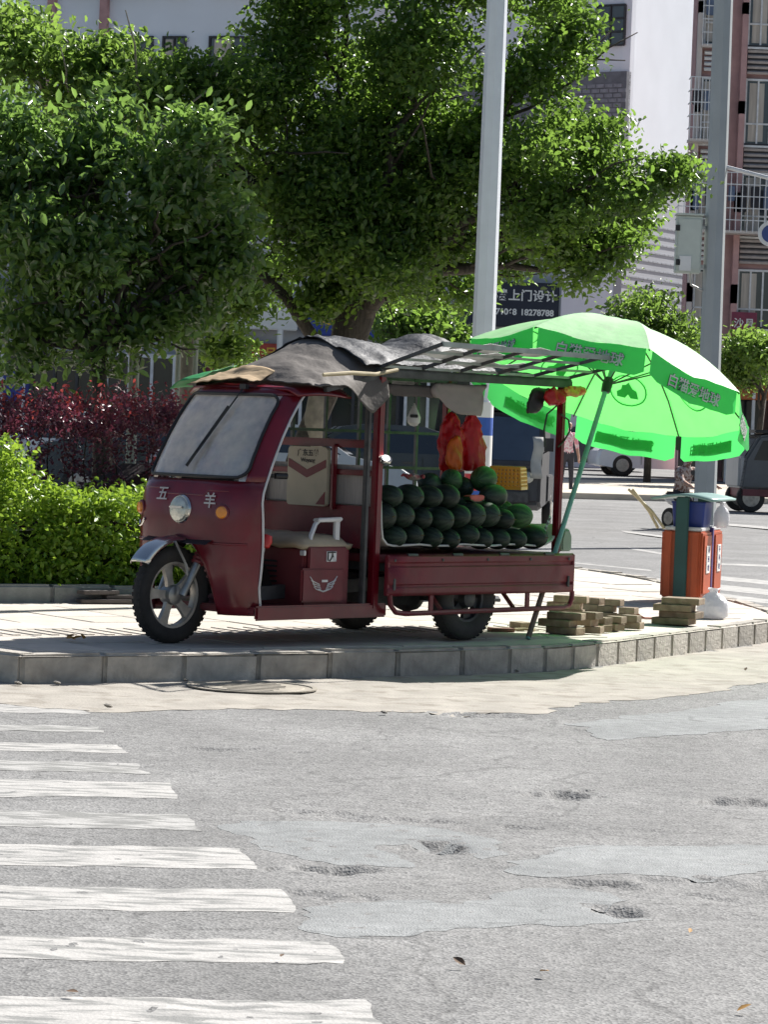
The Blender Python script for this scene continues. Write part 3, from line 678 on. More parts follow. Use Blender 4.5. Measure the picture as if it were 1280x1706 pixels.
# --- cargo bed
MB().box((-.055, 0, .515), (1.79, 1.0, .05)).build('bed_floor', MAROOND, T, bevel=.008)
for x in (-.85, -.45, 0, .45, .78): MB().bar((x, -.48, .465), (x, .48, .465), .05, .05).build('bed_bearer', STEELD, T)
def side_panel(y, s_):
    m = MB(); prof = [(.535, 0), (.525, .012), (.505, .012), (.495, .004), (.468, .004), (.460, .014), (.372, .014), (.364, .004), (.345, .004), (.335, .012), (.318, .012), (.298, .006)]
    pts = [(z, y + s_ * d) for z, d in prof]
    P = [[(x, yy, z) for z, yy in pts] for x in [.845 - 1.795 * k / 10 for k in range(11)]]
    m.grid(P); o = m.build('side_panel', MAROOND, T, ang=25); solid(o, .014, 1 if s_ > 0 else -1)
    for x in (.62, .2, -.25, -.7): MB().tube([(x - .045, y + s_ * .012, .541), (x + .045, y + s_ * .012, .541)], .011, 8).build('hinge', STEELD, o)
    for x in (.79, .35, -.08, -.5, -.89): MB().lathe([(.009, -.003), (.009, .006), (.001, .009)], (x, y + s_ * .024, .51), (0, s_, 0), 8).build('bolt', STEELD, o)
    for x in (.79, -.89): MB().bar((x, y + s_ * .026, .40), (x, y + s_ * .026, .33), .022, .012, (0, 1, 0)).build('latch', STEELD, o, bevel=.003)
    for x in (.84, -.945): MB().bar((x, y + s_ * .01, .54), (x, y + s_ * .01, .296), .028, .026, (0, 1, 0)).build('panel_edge', MAROOND, o, bevel=.005)
    return o
side_panel(.565, 1); side_panel(-.565, -1)
MB().box((-.945, 0, .44), (.022, .98, .20)).build('tail_panel', MAROOND, T, bevel=.006)
for y in (.575, -.575):
    gd = MB().tube([(.81, y, .30), (.80, y, .24), (.75, y, .195), (.66, y, .185), (-.86, y, .195), (-.93, y, .21), (-.955, y, .25), (-.955, y, .30)], .016, 8).build('side_guard', MAROOND, T)
    for x in (.43, -.50): MB().bar((x, y, .30), (x, y, .19), .032, .014, (0, 1, 0)).build('guard_strut', MAROOND, gd)
    for x in (.3, -.4): MB().bar((x, y * .95, .20), (x, y * .6, .40), .02, .02).build('guard_strut', MAROOND, gd)
# plastic liner that cups the load
ln = MB(); prof = [(.83, .86), (.815, .70), (.80, .63), (.76, .595), (.70, .585)] + [(.60 - .14 * k, .588 + .006 * math.sin(k * 1.9)) for k in range(10)] + [(-.76, .59), (-.83, .615), (-.875, .66), (-.90, .72)]
P = [[(x, y, z + (.0 if abs(y) < .4 else .008)) for y in (-.49, -.3, 0, .3, .47, .49, .495)] for x, z in prof]
ln.grid(P); o = ln.build('bed_liner', LINER, T); solid(o, .012)
# --- canopy frame
for s_ in (-1, 1):
    MB().bar((-.875, s_ * .49, .54), (-.875, s_ * .49, 1.645), .05, .045).build('post', MAROON, T, bevel=.008)
    MB().bar((.90, s_ * .49, 1.64), (-.95, s_ * .49, 1.645), .045, .05).build('roof_rail', STEELD, T, bevel=.006)
for x in (.87, .45, 0, -.45, -.90): MB().bar((x, -.49, 1.66), (x, .49, 1.66), .025, .025).build('roof_bar', STEELD, T)
for z in (.80, 1.05, 1.28): MB().bar((.85, -.49, z), (-.87, -.49, z), .018, .018).build('side_rail', STEELD, T)
for x in (.6, .3, -.02, -.3, -.58): MB().bar((x, -.492, .55), (x, -.492, 1.63), .02, .02).build('side_bar', STEELD, T)
MB().bar((.87, -.49, 1.62), (1.5, -.47, 1.53), .03, .03).build('roof_stay', STEELD, T); MB().bar((.87, .49, 1.62), (1.35, .485, 1.52), .03, .03).build('roof_stay', STEELD, T)
# awning frame hinged on the near rail, lifted outwards
HN = [(.88, .50, 1.675), (-.92, .50, 1.675)]; OU = [(.90, 1.0, 1.815), (-1.02, 1.0, 1.80)]
def aw(u, v): return Vector([HN[0][i] * (1 - u) * (1 - v) + HN[1][i] * u * (1 - v) + OU[0][i] * (1 - u) * v + OU[1][i] * u * v for i in range(3)])
AWM = M('awning_steel', (.34, .38, .34), .5, .3, var=.25, vs_=10)
af = MB().bar(aw(0, 1), aw(1, 1), .022, .03).build('awning_frame', AWM, T)
for v in (.02, .34, .67): MB().bar(aw(0, v), aw(1, v), .016, .016).build('awning_bar', AWM, af)
for u in (0, .2, .4, .6, .8, 1): MB().bar(aw(u, 0), aw(u, 1), .018, .02).build('awning_bar', STEELD, af)
for u0, u1, v0, v1 in ((.05, .5, .35, .62), (.12, .62, .70, .95), (.3, .75, .06, .30)):
    P = [[aw(u0 + (u1 - u0) * i / 8, v0 + (v1 - v0) * j / 4) + Vector((0, 0, .022 + .012 * math.sin(i * 1.7 + j))) for j in range(5)] for i in range(9)]
    o = MB().grid(P).build('awning_sheet', M('white_sheet', (.62, .62, .60), .6, var=.15, translucent=.3) if 'white_sheet' not in bpy.data.materials else bpy.data.materials['white_sheet'], af); solid(o, .003)
fas = MB().box((-.02, .515, 1.635), (1.84, .02, .045)).build('canopy_fascia', STEELD, T, bevel=.004)

# --- loose covers on top: separate things
def cloth(name, ctrl, n, mat, label, cat, amp, seed, fold=8.0, th=.004):
    C_ = np.array(ctrl, float); h, w_ = C_.shape[:2]
    def cr(a, t):
        i = min(int(t), len(a) - 2); f = t - i; p0, p1, p2, p3 = a[max(i - 1, 0)], a[i], a[i + 1], a[min(i + 2, len(a) - 1)]
        return .5 * (2 * p1 + (p2 - p0) * f + (2 * p0 - 5 * p1 + 4 * p2 - p3) * f * f + (3 * p1 - p0 - 3 * p2 + p3) * f ** 3)
    P = []
    for i in range(n[0] + 1):
        rowc = np.array([cr(C_[:, k], (h - 1) * i / n[0]) for k in range(w_)])
        row = []
        for j in range(n[1] + 1):
            q = cr(rowc, (w_ - 1) * j / n[1])
            r = abs(float(fbm(np.array(q[0] * fold), np.array(q[1] * fold * .6 + q[2] * 3), seed, 3)) - .5) * 2
            r2 = abs(float(vnoise(np.array(q[0] * fold * 3.1 + q[1] * 9), np.array(q[1] * fold * 2.2), seed + 3)) - .5) * 2; q = q + np.array([0, 0, amp * (r - .4) + amp * .45 * (r2 - .4)]); row.append(Wl(q))
        P.append(row)
    root = P[n[0] // 2][n[1] // 2].copy(); P = [[q - root for q in r] for r in P]
    o = MB().grid(P).build(name, mat, ang=180); o.location = V3(root); solid(o, th); tag(o, label, cat); return o
def rows(xs, ys, zs): return [[(x + (dx[j] if dx else 0), ys[j], z[j]) for j in range(len(ys))] for (x, dx, z) in [(a, None, b) for a, b in zip(xs, zs)]]
cloth('grey_tarpaulin', rows([1.52, 1.40, 1.20, 1.0, .84], [-.52, -.42, -.2, 0, .2, .40, .50, .54],
      [[1.52, 1.55, 1.565, 1.57, 1.565, 1.555, 1.55, 1.54], [1.54, 1.58, 1.63, 1.66, 1.64, 1.60, 1.565, 1.54], [1.52, 1.62, 1.70, 1.74, 1.715, 1.64, 1.59, 1.54], [1.50, 1.64, 1.77, 1.83, 1.80, 1.69, 1.58, 1.40], [1.55, 1.66, 1.78, 1.835, 1.81, 1.71, 1.64, 1.50]]),
      (40, 44), GREYTARP, 'grey tarpaulin sagging over the tricycle cab roof, its corner hanging beside the post', 'tarpaulin', .018, 5)
cloth('black_tarpaulin', rows([1.02, .80, .55, .30, .08, -.15, -.38, -.62], [-.60, -.45, -.2, 0, .2, .42, .50],
      [[1.60, 1.68, 1.79, 1.845, 1.81, 1.72, 1.69], [1.62, 1.69, 1.80, 1.85, 1.83, 1.74, 1.70], [1.60, 1.69, 1.81, 1.845, 1.80, 1.73, 1.70], [1.60, 1.69, 1.79, 1.83, 1.80, 1.72, 1.69], [1.60, 1.70, 1.84, 1.90, 1.86, 1.74, 1.69], [1.60, 1.70, 1.83, 1.91, 1.85, 1.73, 1.69], [1.60, 1.69, 1.77, 1.83, 1.78, 1.71, 1.69], [1.58, 1.68, 1.70, 1.74, 1.71, 1.69, 1.685]]),
      (64, 40), BLACKTARP, 'shiny black tarpaulin crumpled over the canopy above the watermelons', 'tarpaulin', .03, 11)
cloth('cardboard_sheet', rows([1.64, 1.55, 1.45], [-.36, -.2, 0, .16], [[1.545, 1.56, 1.57, 1.56], [1.565, 1.60, 1.60, 1.58], [1.58, 1.635, 1.66, 1.63]]), (14, 16), CARD, 'torn brown cardboard lying on the front of the tricycle roof', 'cardboard', .03, 21)
cloth('green_plastic_sheet', rows([1.58, 1.42, 1.25], [-.60, -.5, -.36], [[1.50, 1.555, 1.56], [1.52, 1.60, 1.62], [1.50, 1.60, 1.66]]), (10, 10), M('green_sheet', (.05, .34, .11), .5, translucent=.3), 'green plastic sheet folded over the far edge of the cab roof', 'plastic sheet', .02, 25)
bp_ = MB().tube([Wl(q) - Wl((1.1, .56, 1.63)) for q in ((1.42, .53, 1.605), (1.2, .56, 1.625), (1.0, .565, 1.625), (.80, .56, 1.66))], [.011, .013, .012, .011], 8).build('bamboo_stick', M('bamboo', (.48, .40, .24), .6, var=.2, vs_=12)); bp_.location = V3(Wl((1.1, .56, 1.63))); tag(bp_, 'pale bamboo stick tied along the edge of the grey tarpaulin', 'stick')
def hang(name, pts2, y0, mat, label, cat, depth=.03, bulge=.5, group=None, n=10):
    """soft hanging thing: outline rows (z, x-left, x-right) in trike coordinates, swollen in y"""
    m = MB(); rings = []; x0, z0 = (pts2[0][1] + pts2[0][2]) / 2, pts2[0][0]
    for k, (z, xa, xb) in enumerate(pts2):
        ring = []; c = (xa + xb) / 2; h = abs(xb - xa) / 2; dd = depth * (1 - abs(2 * k / (len(pts2) - 1) - 1) ** 3 * bulge)
        for j in range(n):
            a = 2 * math.pi * j / n; wob = 1 + .12 * math.sin(3 * a + k * 1.3)
            ring.append(Wl((c + math.cos(a) * h * wob, y0 + math.sin(a) * dd * wob, z)) - Wl((x0, y0, z0)))
        rings.append(ring)
    m.rings(rings); me = m.mesh(name, ang=180); bm = bmesh.new(); bm.from_mesh(me); bmesh.ops.subdivide_edges(bm, edges=bm.edges, cuts=3, use_grid_fill=True, smooth=.6); bm.normal_update()
    sd_ = (abs(hash(label)) % 97 if False else len(label))
    for v_ in bm.verts:
        q_ = v_.co; r_ = abs(float(fbm(np.array(q_.x * 22 + q_.y * 9 + sd_), np.array(q_.z * 13 + q_.y * 8), sd_, 3)) - .5) * 2; v_.co += v_.normal * (r_ - .35) * depth * .75
    bm.to_mesh(me); bm.free(); me.polygons.foreach_set('use_smooth', [True] * len(me.polygons)); o = link(name, me, mat); o.location = V3(Wl((x0, y0, z0))); tag(o, label, cat, group); return o
REDBAG = M('red_plastic_bag', (.62, .02, .03), .35, var=.25, vs_=9, bump=.6, bs=14, translucent=.35, tcol=(.8, .05, .03), bdist=.03, spec=.6)
ORBAG = M('orange_plastic_bag', (.75, .16, .02), .35, var=.25, vs_=9, bump=.6, bs=14, translucent=.35, bdist=.03)
def bagrow(px0, px1, py, y): a = onY(px0, py, y); b = onY(px1, py, y); return (a[2], a[0], b[0])
Yb = .05
hang('red_bag_bundle', [bagrow(752, 757, 686, Yb), bagrow(745, 762, 700, Yb), bagrow(737, 770, 715, Yb), bagrow(733, 774, 735, Yb), bagrow(732, 774, 760, Yb), bagrow(735, 772, 786, Yb)], Yb, REDBAG, 'bundle of red plastic carrier bags hanging from the canopy, beside the grey lattice', 'bag', .06)
hang('red_bag_bundle', [bagrow(782, 788, 692, Yb + .02), bagrow(777, 795, 705, Yb + .02), bagrow(772, 804, 722, Yb + .02), bagrow(772, 806, 745, Yb + .02), bagrow(774, 805, 782, Yb + .02)], Yb + .02, REDBAG, 'bundle of red plastic carrier bags hanging next to the blue banded lamp post', 'bag', .055)
hang('orange_bag', [bagrow(758, 764, 726, .14), bagrow(748, 770, 742, .14), bagrow(744, 772, 762, .14), bagrow(750, 768, 783, .14)], .14, ORBAG, 'orange plastic carrier bag tucked in front of the hanging red bags', 'bag', .03)
GCLOTH = M('grey_cloth', (.30, .26, .24), .9, var=.12, vs_=6, bump=.4, bs=12)
hang('grey_cloth', [bagrow(732, 812, 638, .44), bagrow(722, 810, 650, .44), bagrow(734, 808, 664, .44), bagrow(742, 803, 678, .44), bagrow(765, 800, 691, .44)], .44, GCLOTH, 'grey brown cloth draped from the canopy rail above the red bags', 'cloth', .012)
hang('dark_cloth', [bagrow(645, 735, 640, .42), bagrow(650, 732, 650, .42), bagrow(668, 730, 660, .42)], .42, M('dark_cloth', (.10, .085, .08), .9), 'dark rag rolled along the canopy rail beside the bamboo stick', 'cloth', .015)
DBAG = M('dark_bag', (.035, .03, .03), .5, bump=.5, bs=14)
hang('dark_bag', [bagrow(893, 915, 645, .40), bagrow(886, 908, 660, .40), bagrow(880, 902, 676, .40), bagrow(880, 892, 690, .40)], .40, DBAG, 'dark plastic bag hanging under the canopy end next to the red bag', 'bag', .04)
hang('red_bag', [bagrow(915, 940, 646, .50), bagrow(908, 942, 658, .50), bagrow(910, 938, 668, .50), bagrow(917, 930, 674, .50)], .50, REDBAG, 'small red plastic bag knotted at the top of the rear canopy post', 'bag', .05)
hang('yellow_bag', [bagrow(945, 968, 643, .52), bagrow(940, 974, 651, .52), bagrow(944, 966, 660, .52)], .52, M('yellow_bag', (.72, .40, .05), .4, var=.4, vs_=14, col2=(.6, .05, .03), c2s=18, bump=.4, bs=14), 'small yellow and red bag tied outside the rear canopy post', 'bag', .04)
# white bulb shaped hanging scale
a = onY(690, 692, .1)
bz = MB().lathe([(.004, .075), (.012, .055), (.03, .02), (.043, -.015), (.04, -.045), (.022, -.065), (.001, -.07)], (0, 0, 0), (0, 0, 1), 20)
root = thing('hanging_scale', 'white drop-shaped hand scale hanging in front of the lattice', 'scale', Wl(a))
bz.build('case', WHITEP, root); MB().box((.0, -.043, -.005), (.05, .008, .02)).build('display', BLACK, root, bevel=.003); MB().cyl((0, 0, .07), (0, 0, .25), .003, n=6).build('cord', BLACK, root)
# cable loops on the rear post
c0 = [onY(px, py, .52) for px, py in ((928, 676), (912, 690), (907, 715), (908, 745))]; c1 = [onY(px, py, .52) for px, py in ((934, 690), (948, 700), (950, 718), (940, 735), (930, 745))]
for pts, lb in ((c0, 'thin black cable looping in front of the rear canopy post towards the melons'), (c1, 'thin black cable coiled behind the rear canopy post by the umbrella pole')):
    r0 = Wl(pts[0]); o = MB().tube([Wl(q) - r0 for q in pts], .006, 6).build('cable', BLACK); o.location = V3(r0); tag(o, lb, 'cable')

# ================================================================== GREEN PARASOL
foot = G(880, 1064, PAVE_Z); un = np.array([.227, .249, .941]); un /= np.linalg.norm(un); UD, UR, UPH = .41, .985, .18
rimc = at(1017, 639, 19.85); apex = rimc + un * UD
ue1 = np.array([1.0, 0, 0]) - un * un[0]; ue1 /= np.linalg.norm(ue1); ue2 = np.cross(un, ue1)
um = thing('parasol', 'bright green printed parasol with hanging flaps, tilted behind the tricycle', 'parasol', foot)
uc = rimc - foot; mt_ = apex - un * .04 - foot
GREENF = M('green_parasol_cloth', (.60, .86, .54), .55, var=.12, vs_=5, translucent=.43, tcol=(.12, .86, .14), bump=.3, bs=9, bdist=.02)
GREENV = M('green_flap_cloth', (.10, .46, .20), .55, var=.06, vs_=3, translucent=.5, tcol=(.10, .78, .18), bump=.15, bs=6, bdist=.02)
PRINTD = M('printed_dark_green', (.02, .22, .07), .6, translucent=.45, tcol=(.02, .36, .08))
PRINTW = M('printed_white', (.75, .76, .74), .6, translucent=.3)
def udome(r): return UD * (1 - r ** 1.9) if r <= 1 else 0
def upt(r, k, s):
    """point on panel k (between ribs k and k+1), s in 0..1 across, r 0..1 outwards"""
    a0 = UPH + k * math.pi / 4; a1 = a0 + math.pi / 4
    d0 = ue1 * math.cos(a0) + ue2 * math.sin(a0); d1 = ue1 * math.cos(a1) + ue2 * math.sin(a1)
    d = d0 * (1 - s) + d1 * s; sag = .05 * math.sin(math.pi * s) * r ** 2
    wr = (float(fbm(np.array(k * 5.1 + s * 3.2), np.array(r * 4.5 + s * 2.0), 77, 3)) - .5) * .05 * r * math.sin(math.pi * s)
    return uc + d * (UR * r) + un * (udome(r) - sag * .6 + wr)
for k in range(8):
    P = [[upt(.05 + .95 * i / 10, k, j / 8) for j in range(9)] for i in range(11)]
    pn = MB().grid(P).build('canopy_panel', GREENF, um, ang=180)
    dn = -un * .55 + np.array([0, 0, -.83]); am = UPH + (k + .5) * math.pi / 4; outd = ue1 * math.cos(am) + ue2 * math.sin(am)
    def vpt(s, t, k=k, outd=outd, dn=dn):
        q = upt(1.0, k, .03 + .94 * s); cut = .85 + .15 * min(1, min(s, 1 - s) / .08)
        return q + dn * (.125 * t * cut) + outd * (.02 * math.sin(s * 7 + k) * t)
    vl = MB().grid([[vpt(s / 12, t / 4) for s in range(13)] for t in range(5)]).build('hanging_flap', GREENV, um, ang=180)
    # prints: slogan on the outside of near flaps, blocks on the far flaps
    mid = vpt(.5, .52); ex = vpt(.75, .52) - vpt(.25, .52); ey = vpt(.5, .2) - vpt(.5, .8)
    nrm = np.cross(ex, ey); nrm = nrm / np.linalg.norm(nrm)
    if nrm @ outd < 0: ex = -ex; nrm = -nrm
    if k in (4, 5, 6, 7):
        me = text_mesh('白猫爱地球', .09, .0012); link('lettering', me, PRINTW, vl, frame_mat(mid + nrm * .020, ex, ey))
        me2 = text_mesh('白猫爱地球', .09, .0045); link('lettering_outline', me2, PRINTD, vl, frame_mat(mid + nrm * .016, ex, ey))
    else:
        q = MB(); P = [[vpt(.22 + .56 * i / 8, .30 + .45 * j / 2) + nrm * .004 for j in range(3)] for i in range(9)]; q.grid(P).build('printed_block', PRINTD, vl)
        link('lettering', text_mesh('白猫爱地球', .085, .001), GREENV, vl, frame_mat(mid - nrm * .006, -ex, ey))
    # roundel printed on the panel
    q = MB(); c0 = upt(.72, k, .5); ax = upt(.72, k, .7) - upt(.72, k, .3); ax /= np.linalg.norm(ax); ay = upt(.6, k, .5) - upt(.85, k, .5); ay = ay / np.linalg.norm(ay)
    nn = np.cross(ax, ay); nn = nn if nn @ un > 0 else -nn
    def rpt(u, v): r_ = .72 - v / UR; return upt(r_, k, .5 + u / (.765 * UR * r_)) - nn * .005
    q.rings([[rpt(math.cos(a) * r_ * 1.15, math.sin(a) * r_) for a in [i * math.pi / 12 for i in range(24)]] for r_ in (.115, .106)], True, False)
    bl_ = [(-.075, -.05), (-.06, .01), (-.03, .02), (0, .06), (.02, .035), (.045, .03), (.05, 0), (.08, -.02), (.075, -.055), (.02, -.06), (0, -.03), (-.02, -.055)]
    q.add([rpt(a, b) for a, b in bl_] + [rpt(.0, -.005)], [(i, (i + 1) % len(bl_), len(bl_)) for i in range(len(bl_))])
    q.build('printed_roundel', PRINTD, pn, smooth=False)
vc = [[uc + (ue1 * math.cos(a) + ue2 * math.sin(a)) * r_ + un * (UD + .05 - r_ * .45) for a in [UPH + i * math.pi / 8 for i in range(17)]] for r_ in (.02, .1, .2)]
MB().grid(vc).build('vent_cap', GREENF, um, ang=180)
mast_m = M('teal_pole_paint', (.17, .36, .33), .45, var=.25, vs_=9, col2=(.25, .22, .18), c2s=12, c2t=(.6, .75))
MB().tube([np.zeros(3), mt_ * .5, mt_], .017, 10).build('mast', mast_m, um)
MB().tube([mt_ * .005, mt_ * .2], .0185, 10).build('mast_sleeve', M('rusty_sleeve', (.20, .14, .10), .7, var=.3), um)
hub = mt_ * .82
for k in range(8):
    a0 = UPH + k * math.pi / 4
    rb = MB().tube([upt(r, k, 0) - un * .012 for r in (.04, .25, .5, .75, 1.0)], .0055, 6).build('rib', STEELD, um)
    MB().tube([hub, upt(.5, k, 0) - un * .014], .005, 6).build('strut', STEELD, rb)
MB().lathe([(.03, -.05), (.035, 0), (.03, .05)], hub, un, 14).build('runner', BLACK, um)
MB().box(upt(1.0, 1, 0) + np.array([0, 0, -.05]), (.05, .02, .09)).build('tie_strap', BLACK, um, bevel=.004)

# ================================================================== WATERMELONS
def melon_mat(name, dark, light, spot):
    m = bpy.data.materials.new(name); m.use_nodes = True; n = m.node_tree.nodes; l = m.node_tree.links; b = n['Principled BSDF']
    tc = n.new('ShaderNodeTexCoord'); sp_ = n.new('ShaderNodeSeparateXYZ'); l.new(tc.outputs['Object'], sp_.inputs[0])
    an = n.new('ShaderNodeMath'); an.operation = 'ARCTAN2'; l.new(sp_.outputs['Y'], an.inputs[0]); l.new(sp_.outputs['Z'], an.inputs[1])
    nz = n.new('ShaderNodeTexNoise'); nz.inputs['Scale'].default_value = 26; nz.inputs['Detail'].default_value = 6; l.new(tc.outputs['Object'], nz.inputs[0])
    ad = n.new('ShaderNodeMath'); ad.operation = 'MULTIPLY_ADD'; ad.inputs[1].default_value = 1.1; l.new(nz.outputs[0], ad.inputs[0]); l.new(an.outputs[0], ad.inputs[2])
    mu = n.new('ShaderNodeMath'); mu.operation = 'MULTIPLY'; mu.inputs[1].default_value = 11; l.new(ad.outputs[0], mu.inputs[0])
    sn = n.new('ShaderNodeMath'); sn.operation = 'SINE'; l.new(mu.outputs[0], sn.inputs[0])
    mr = n.new('ShaderNodeMapRange'); mr.inputs['From Min'].default_value = -.2; mr.inputs['From Max'].default_value = 1.0; l.new(sn.outputs[0], mr.inputs[0])
    mx = n.new('ShaderNodeMix'); mx.data_type = 'RGBA'; l.new(mr.outputs[0], mx.inputs[0]); mx.inputs[6].default_value = (*dark, 1); mx.inputs[7].default_value = (*light, 1)
    oi = n.new('ShaderNodeObjectInfo'); hs = n.new('ShaderNodeHueSaturation'); m3 = n.new('ShaderNodeMapRange'); m3.inputs['To Min'].default_value = .65; m3.inputs['To Max'].default_value = 1.5; l.new(oi.outputs['Random'], m3.inputs[0]); l.new(m3.outputs[0], hs.inputs['Value']); l.new(mx.outputs[2], hs.inputs['Color'])
    last = hs.outputs[0]
    if spot:
        gr = n.new('ShaderNodeMapping'); gr.inputs['Location'].default_value = spot; gr.inputs['Scale'].default_value = (12, 12, 15); l.new(tc.outputs['Object'], gr.inputs[0])
        le = n.new('ShaderNodeVectorMath'); le.operation = 'LENGTH'; l.new(gr.outputs[0], le.inputs[0])
        a2 = n.new('ShaderNodeMath'); a2.operation = 'MULTIPLY_ADD'; a2.inputs[1].default_value = .7; l.new(nz.outputs[0], a2.inputs[0]); l.new(le.outputs['Value'], a2.inputs[2])
        m4 = n.new('ShaderNodeMapRange'); m4.inputs['From Min'].default_value = 1.0; m4.inputs['From Max'].default_value = 1.25; m4.inputs['To Min'].default_value = 1; m4.inputs['To Max'].default_value = 0; l.new(a2.outputs[0], m4.inputs[0])
        m5 = n.new('ShaderNodeMix'); m5.data_type = 'RGBA'; l.new(m4.outputs[0], m5.inputs[0]); l.new(last, m5.inputs[6]); m5.inputs[7].default_value = (.42, .28, .04, 1); last = m5.outputs[2]
    l.new(last, b.inputs['Base Color']); b.inputs['Roughness'].default_value = .5; b.inputs['Specular IOR Level'].default_value = .4
    return m
MEL = melon_mat('melon_rind', (.010, .020, .014), (.027, .048, .031), None)
MELG = melon_mat('melon_rind_green', (.020, .058, .022), (.05, .12, .04), None)
MELS = melon_mat('melon_rind_spot', (.011, .022, .015), (.028, .05, .032), (-.9, .3, .25))
def melon_me(mat):
    m = MB(); rings = []
    for k in range(15):
        t = math.pi * k / 14; r = math.sin(t) ** .9 if 0 < k < 14 else .02; rings.append([(-math.cos(t) * 1.0, r * math.cos(a) * (1 + .012 * math.cos(5 * a)), r * math.sin(a) * (1 + .012 * math.cos(5 * a))) for a in [i * 2 * math.pi / 20 for i in range(20)]])
    m.rings(rings); me = m.mesh('watermelon', ang=180); me.materials.append(mat); return me
MEM = {'d': melon_me(MEL), 'g': melon_me(MELG), 's': melon_me(MELS)}
STEM = MB().tube([(0, 0, 0), (.25, .02, .03), (.45, .10, .02)], [.07, .05, .04], 6).mesh('stalk'); STEM.materials.append(M('melon_stalk', (.16, .13, .05), .8))
ordw = ['first', 'second', 'third', 'fourth', 'fifth', 'sixth', 'seventh', 'eighth', 'ninth', 'tenth', 'eleventh']
def melon(lp, rad, ln, yaw, kind, label, tilt=0.0):
    """lp: centre in tricycle coordinates"""
    wp_ = Wl(lp); o = thing('watermelon', label, 'watermelon', wp_, TRI_RZ, 'watermelons on the tricycle')
    b = link('rind', MEM[kind], None, o, Euler((random.uniform(0, 6.28), tilt, yaw)).to_matrix().to_4x4() @ Matrix.Diagonal((ln, rad, rad, 1)))
    st_ = link('stalk', STEM, None, o, Matrix.Rotation(yaw + (math.pi if random.random() < .5 else 0), 4, 'Z') @ Matrix.Translation((ln * .98, 0, 0)) @ Matrix.Diagonal((.05, .05, .05, 1)))
    return o
rowsM = [('bottom front row', 894, .43, [653, 683, 713, 743, 772, 800, 828, 853, 887], {8: 's', 1: 'd', 4: 's', 7: 'd'}),
         ('second front row', 861, .42, [638, 666, 699, 731, 760, 787, 810, 834, 864], {8: 'g', 1: 's', 4: 'd'}),
         ('third front row', 826, .40, [647, 681, 713, 742], {3: 'd'})]
H90 = math.pi / 2
for nm, py, y, xs, kd in rowsM:
    for i, px in enumerate(xs):
        q = onY(px, py + random.uniform(-4, 4), y); r = .074 + random.uniform(-.010, .009)
        if nm.startswith('bottom'): r = .068
        if i == len(xs) - 1 and len(xs) > 5: r = .079
        extra = {('bottom front row', 8): 'green watermelon with a yellow patch at the tail end of the bottom front row', ('second front row', 8): 'pale green watermelon at the tail end of the second front row'}.get((nm, i), f'dark green watermelon in the {nm} of the pile, {ordw[i]} from the cab')
        melon(q, r, random.uniform(.088, .12), H90 + random.uniform(-.15, .15), kd.get(i, 'd'), extra)
melon(onY(806, 798, .22), .083, .105, .25, 'g', 'large striped green watermelon on top of the pile beside the yellow crate', .1)
melon(onY(822, 826, .33), .076, .125, .15, 'd', 'long dark watermelon lying sideways on the second row below the striped one')
melon(onY(752, 800, .20), .072, .09, .7, 'g', 'small green watermelon behind the third row, near the red bags')
melon(onY(716, 806, .15), .072, .10, .4, 'd', 'dark watermelon at the back of the pile behind the third row')
melon(onY(770, 812, .12), .07, .10, 1.2, 'd', 'dark watermelon wedged behind the cut slices')
k_ = 0
for y in (.16, -.10, -.34):   # the load behind the front rows
    for lay, z in enumerate((.665, .80) if y < .1 else (.665, .80)):
        for i in range(7):
            x = .66 - i * .21 - (.1 if lay else 0)
            if x < -.72: continue
            melon((x, y + random.uniform(-.02, .02), z), .074, .105, H90 + random.uniform(-.3, .3), random.choice('ddg'), f"dark watermelon inside the pile, {['lower', 'upper'][lay]} layer of the {['second', 'third', 'far'][[.16, -.10, -.34].index(y)]} file, {ordw[i]} from the cab"); k_ += 1
# cut slices, knife
FLESH = M('melon_flesh', (.55, .10, .08), .4, var=.2, vs_=30)
q = onY(790, 829, .40); sl_ = thing('melon_slice', 'cut red melon slice lying on the front of the pile', 'melon slice', Wl(q), TRI_RZ)
m = MB(); m.prism([(-.075, .012), (-.04, .018), (.04, .016), (.075, .01), (.065, -.012), (.03, -.024), (-.03, -.024), (-.065, -.014)], lambda a, b, t: (a, t, b), -.03, .03); m.build('flesh', FLESH, sl_, bevel=.005)
m = MB(); m.prism([(-.078, .006), (-.066, -.016), (-.03, -.029), (.03, -.029), (.066, -.016), (.078, .006), (.068, -.010), (.03, -.0235), (-.03, -.0235), (-.068, -.010)], lambda a, b, t: (a, t, b), -.031, .031); m.build('rind', MELG, sl_)
q = onY(688, 798, .33); kn = thing('cloth_glove', 'crumpled pale work glove with red trim lying on the melons', 'glove', Wl(q), TRI_RZ + .4)
m = MB(); m.rings([[(x, math.cos(a) * w_, math.sin(a) * h_ + .012) for a in [i * math.pi / 5 for i in range(10)]] for x, w_, h_ in ((-.10, .035, .012), (-.05, .045, .02), (0, .045, .022), (.04, .035, .018))])
for j in range(4): m.tube([(.03, -.03 + j * .02, .015), (.075, -.036 + j * .024, .026), (.10, -.04 + j * .026, .018)], [.011, .010, .006], 6)
m.tube([(-.03, .04, .015), (.0, .07, .02), (.03, .08, .012)], [.013, .011, .007], 6)
m.build('glove_body', M('glove_cloth', (.45, .42, .38), .9, col2=(.45, .07, .08), c2s=14), kn)
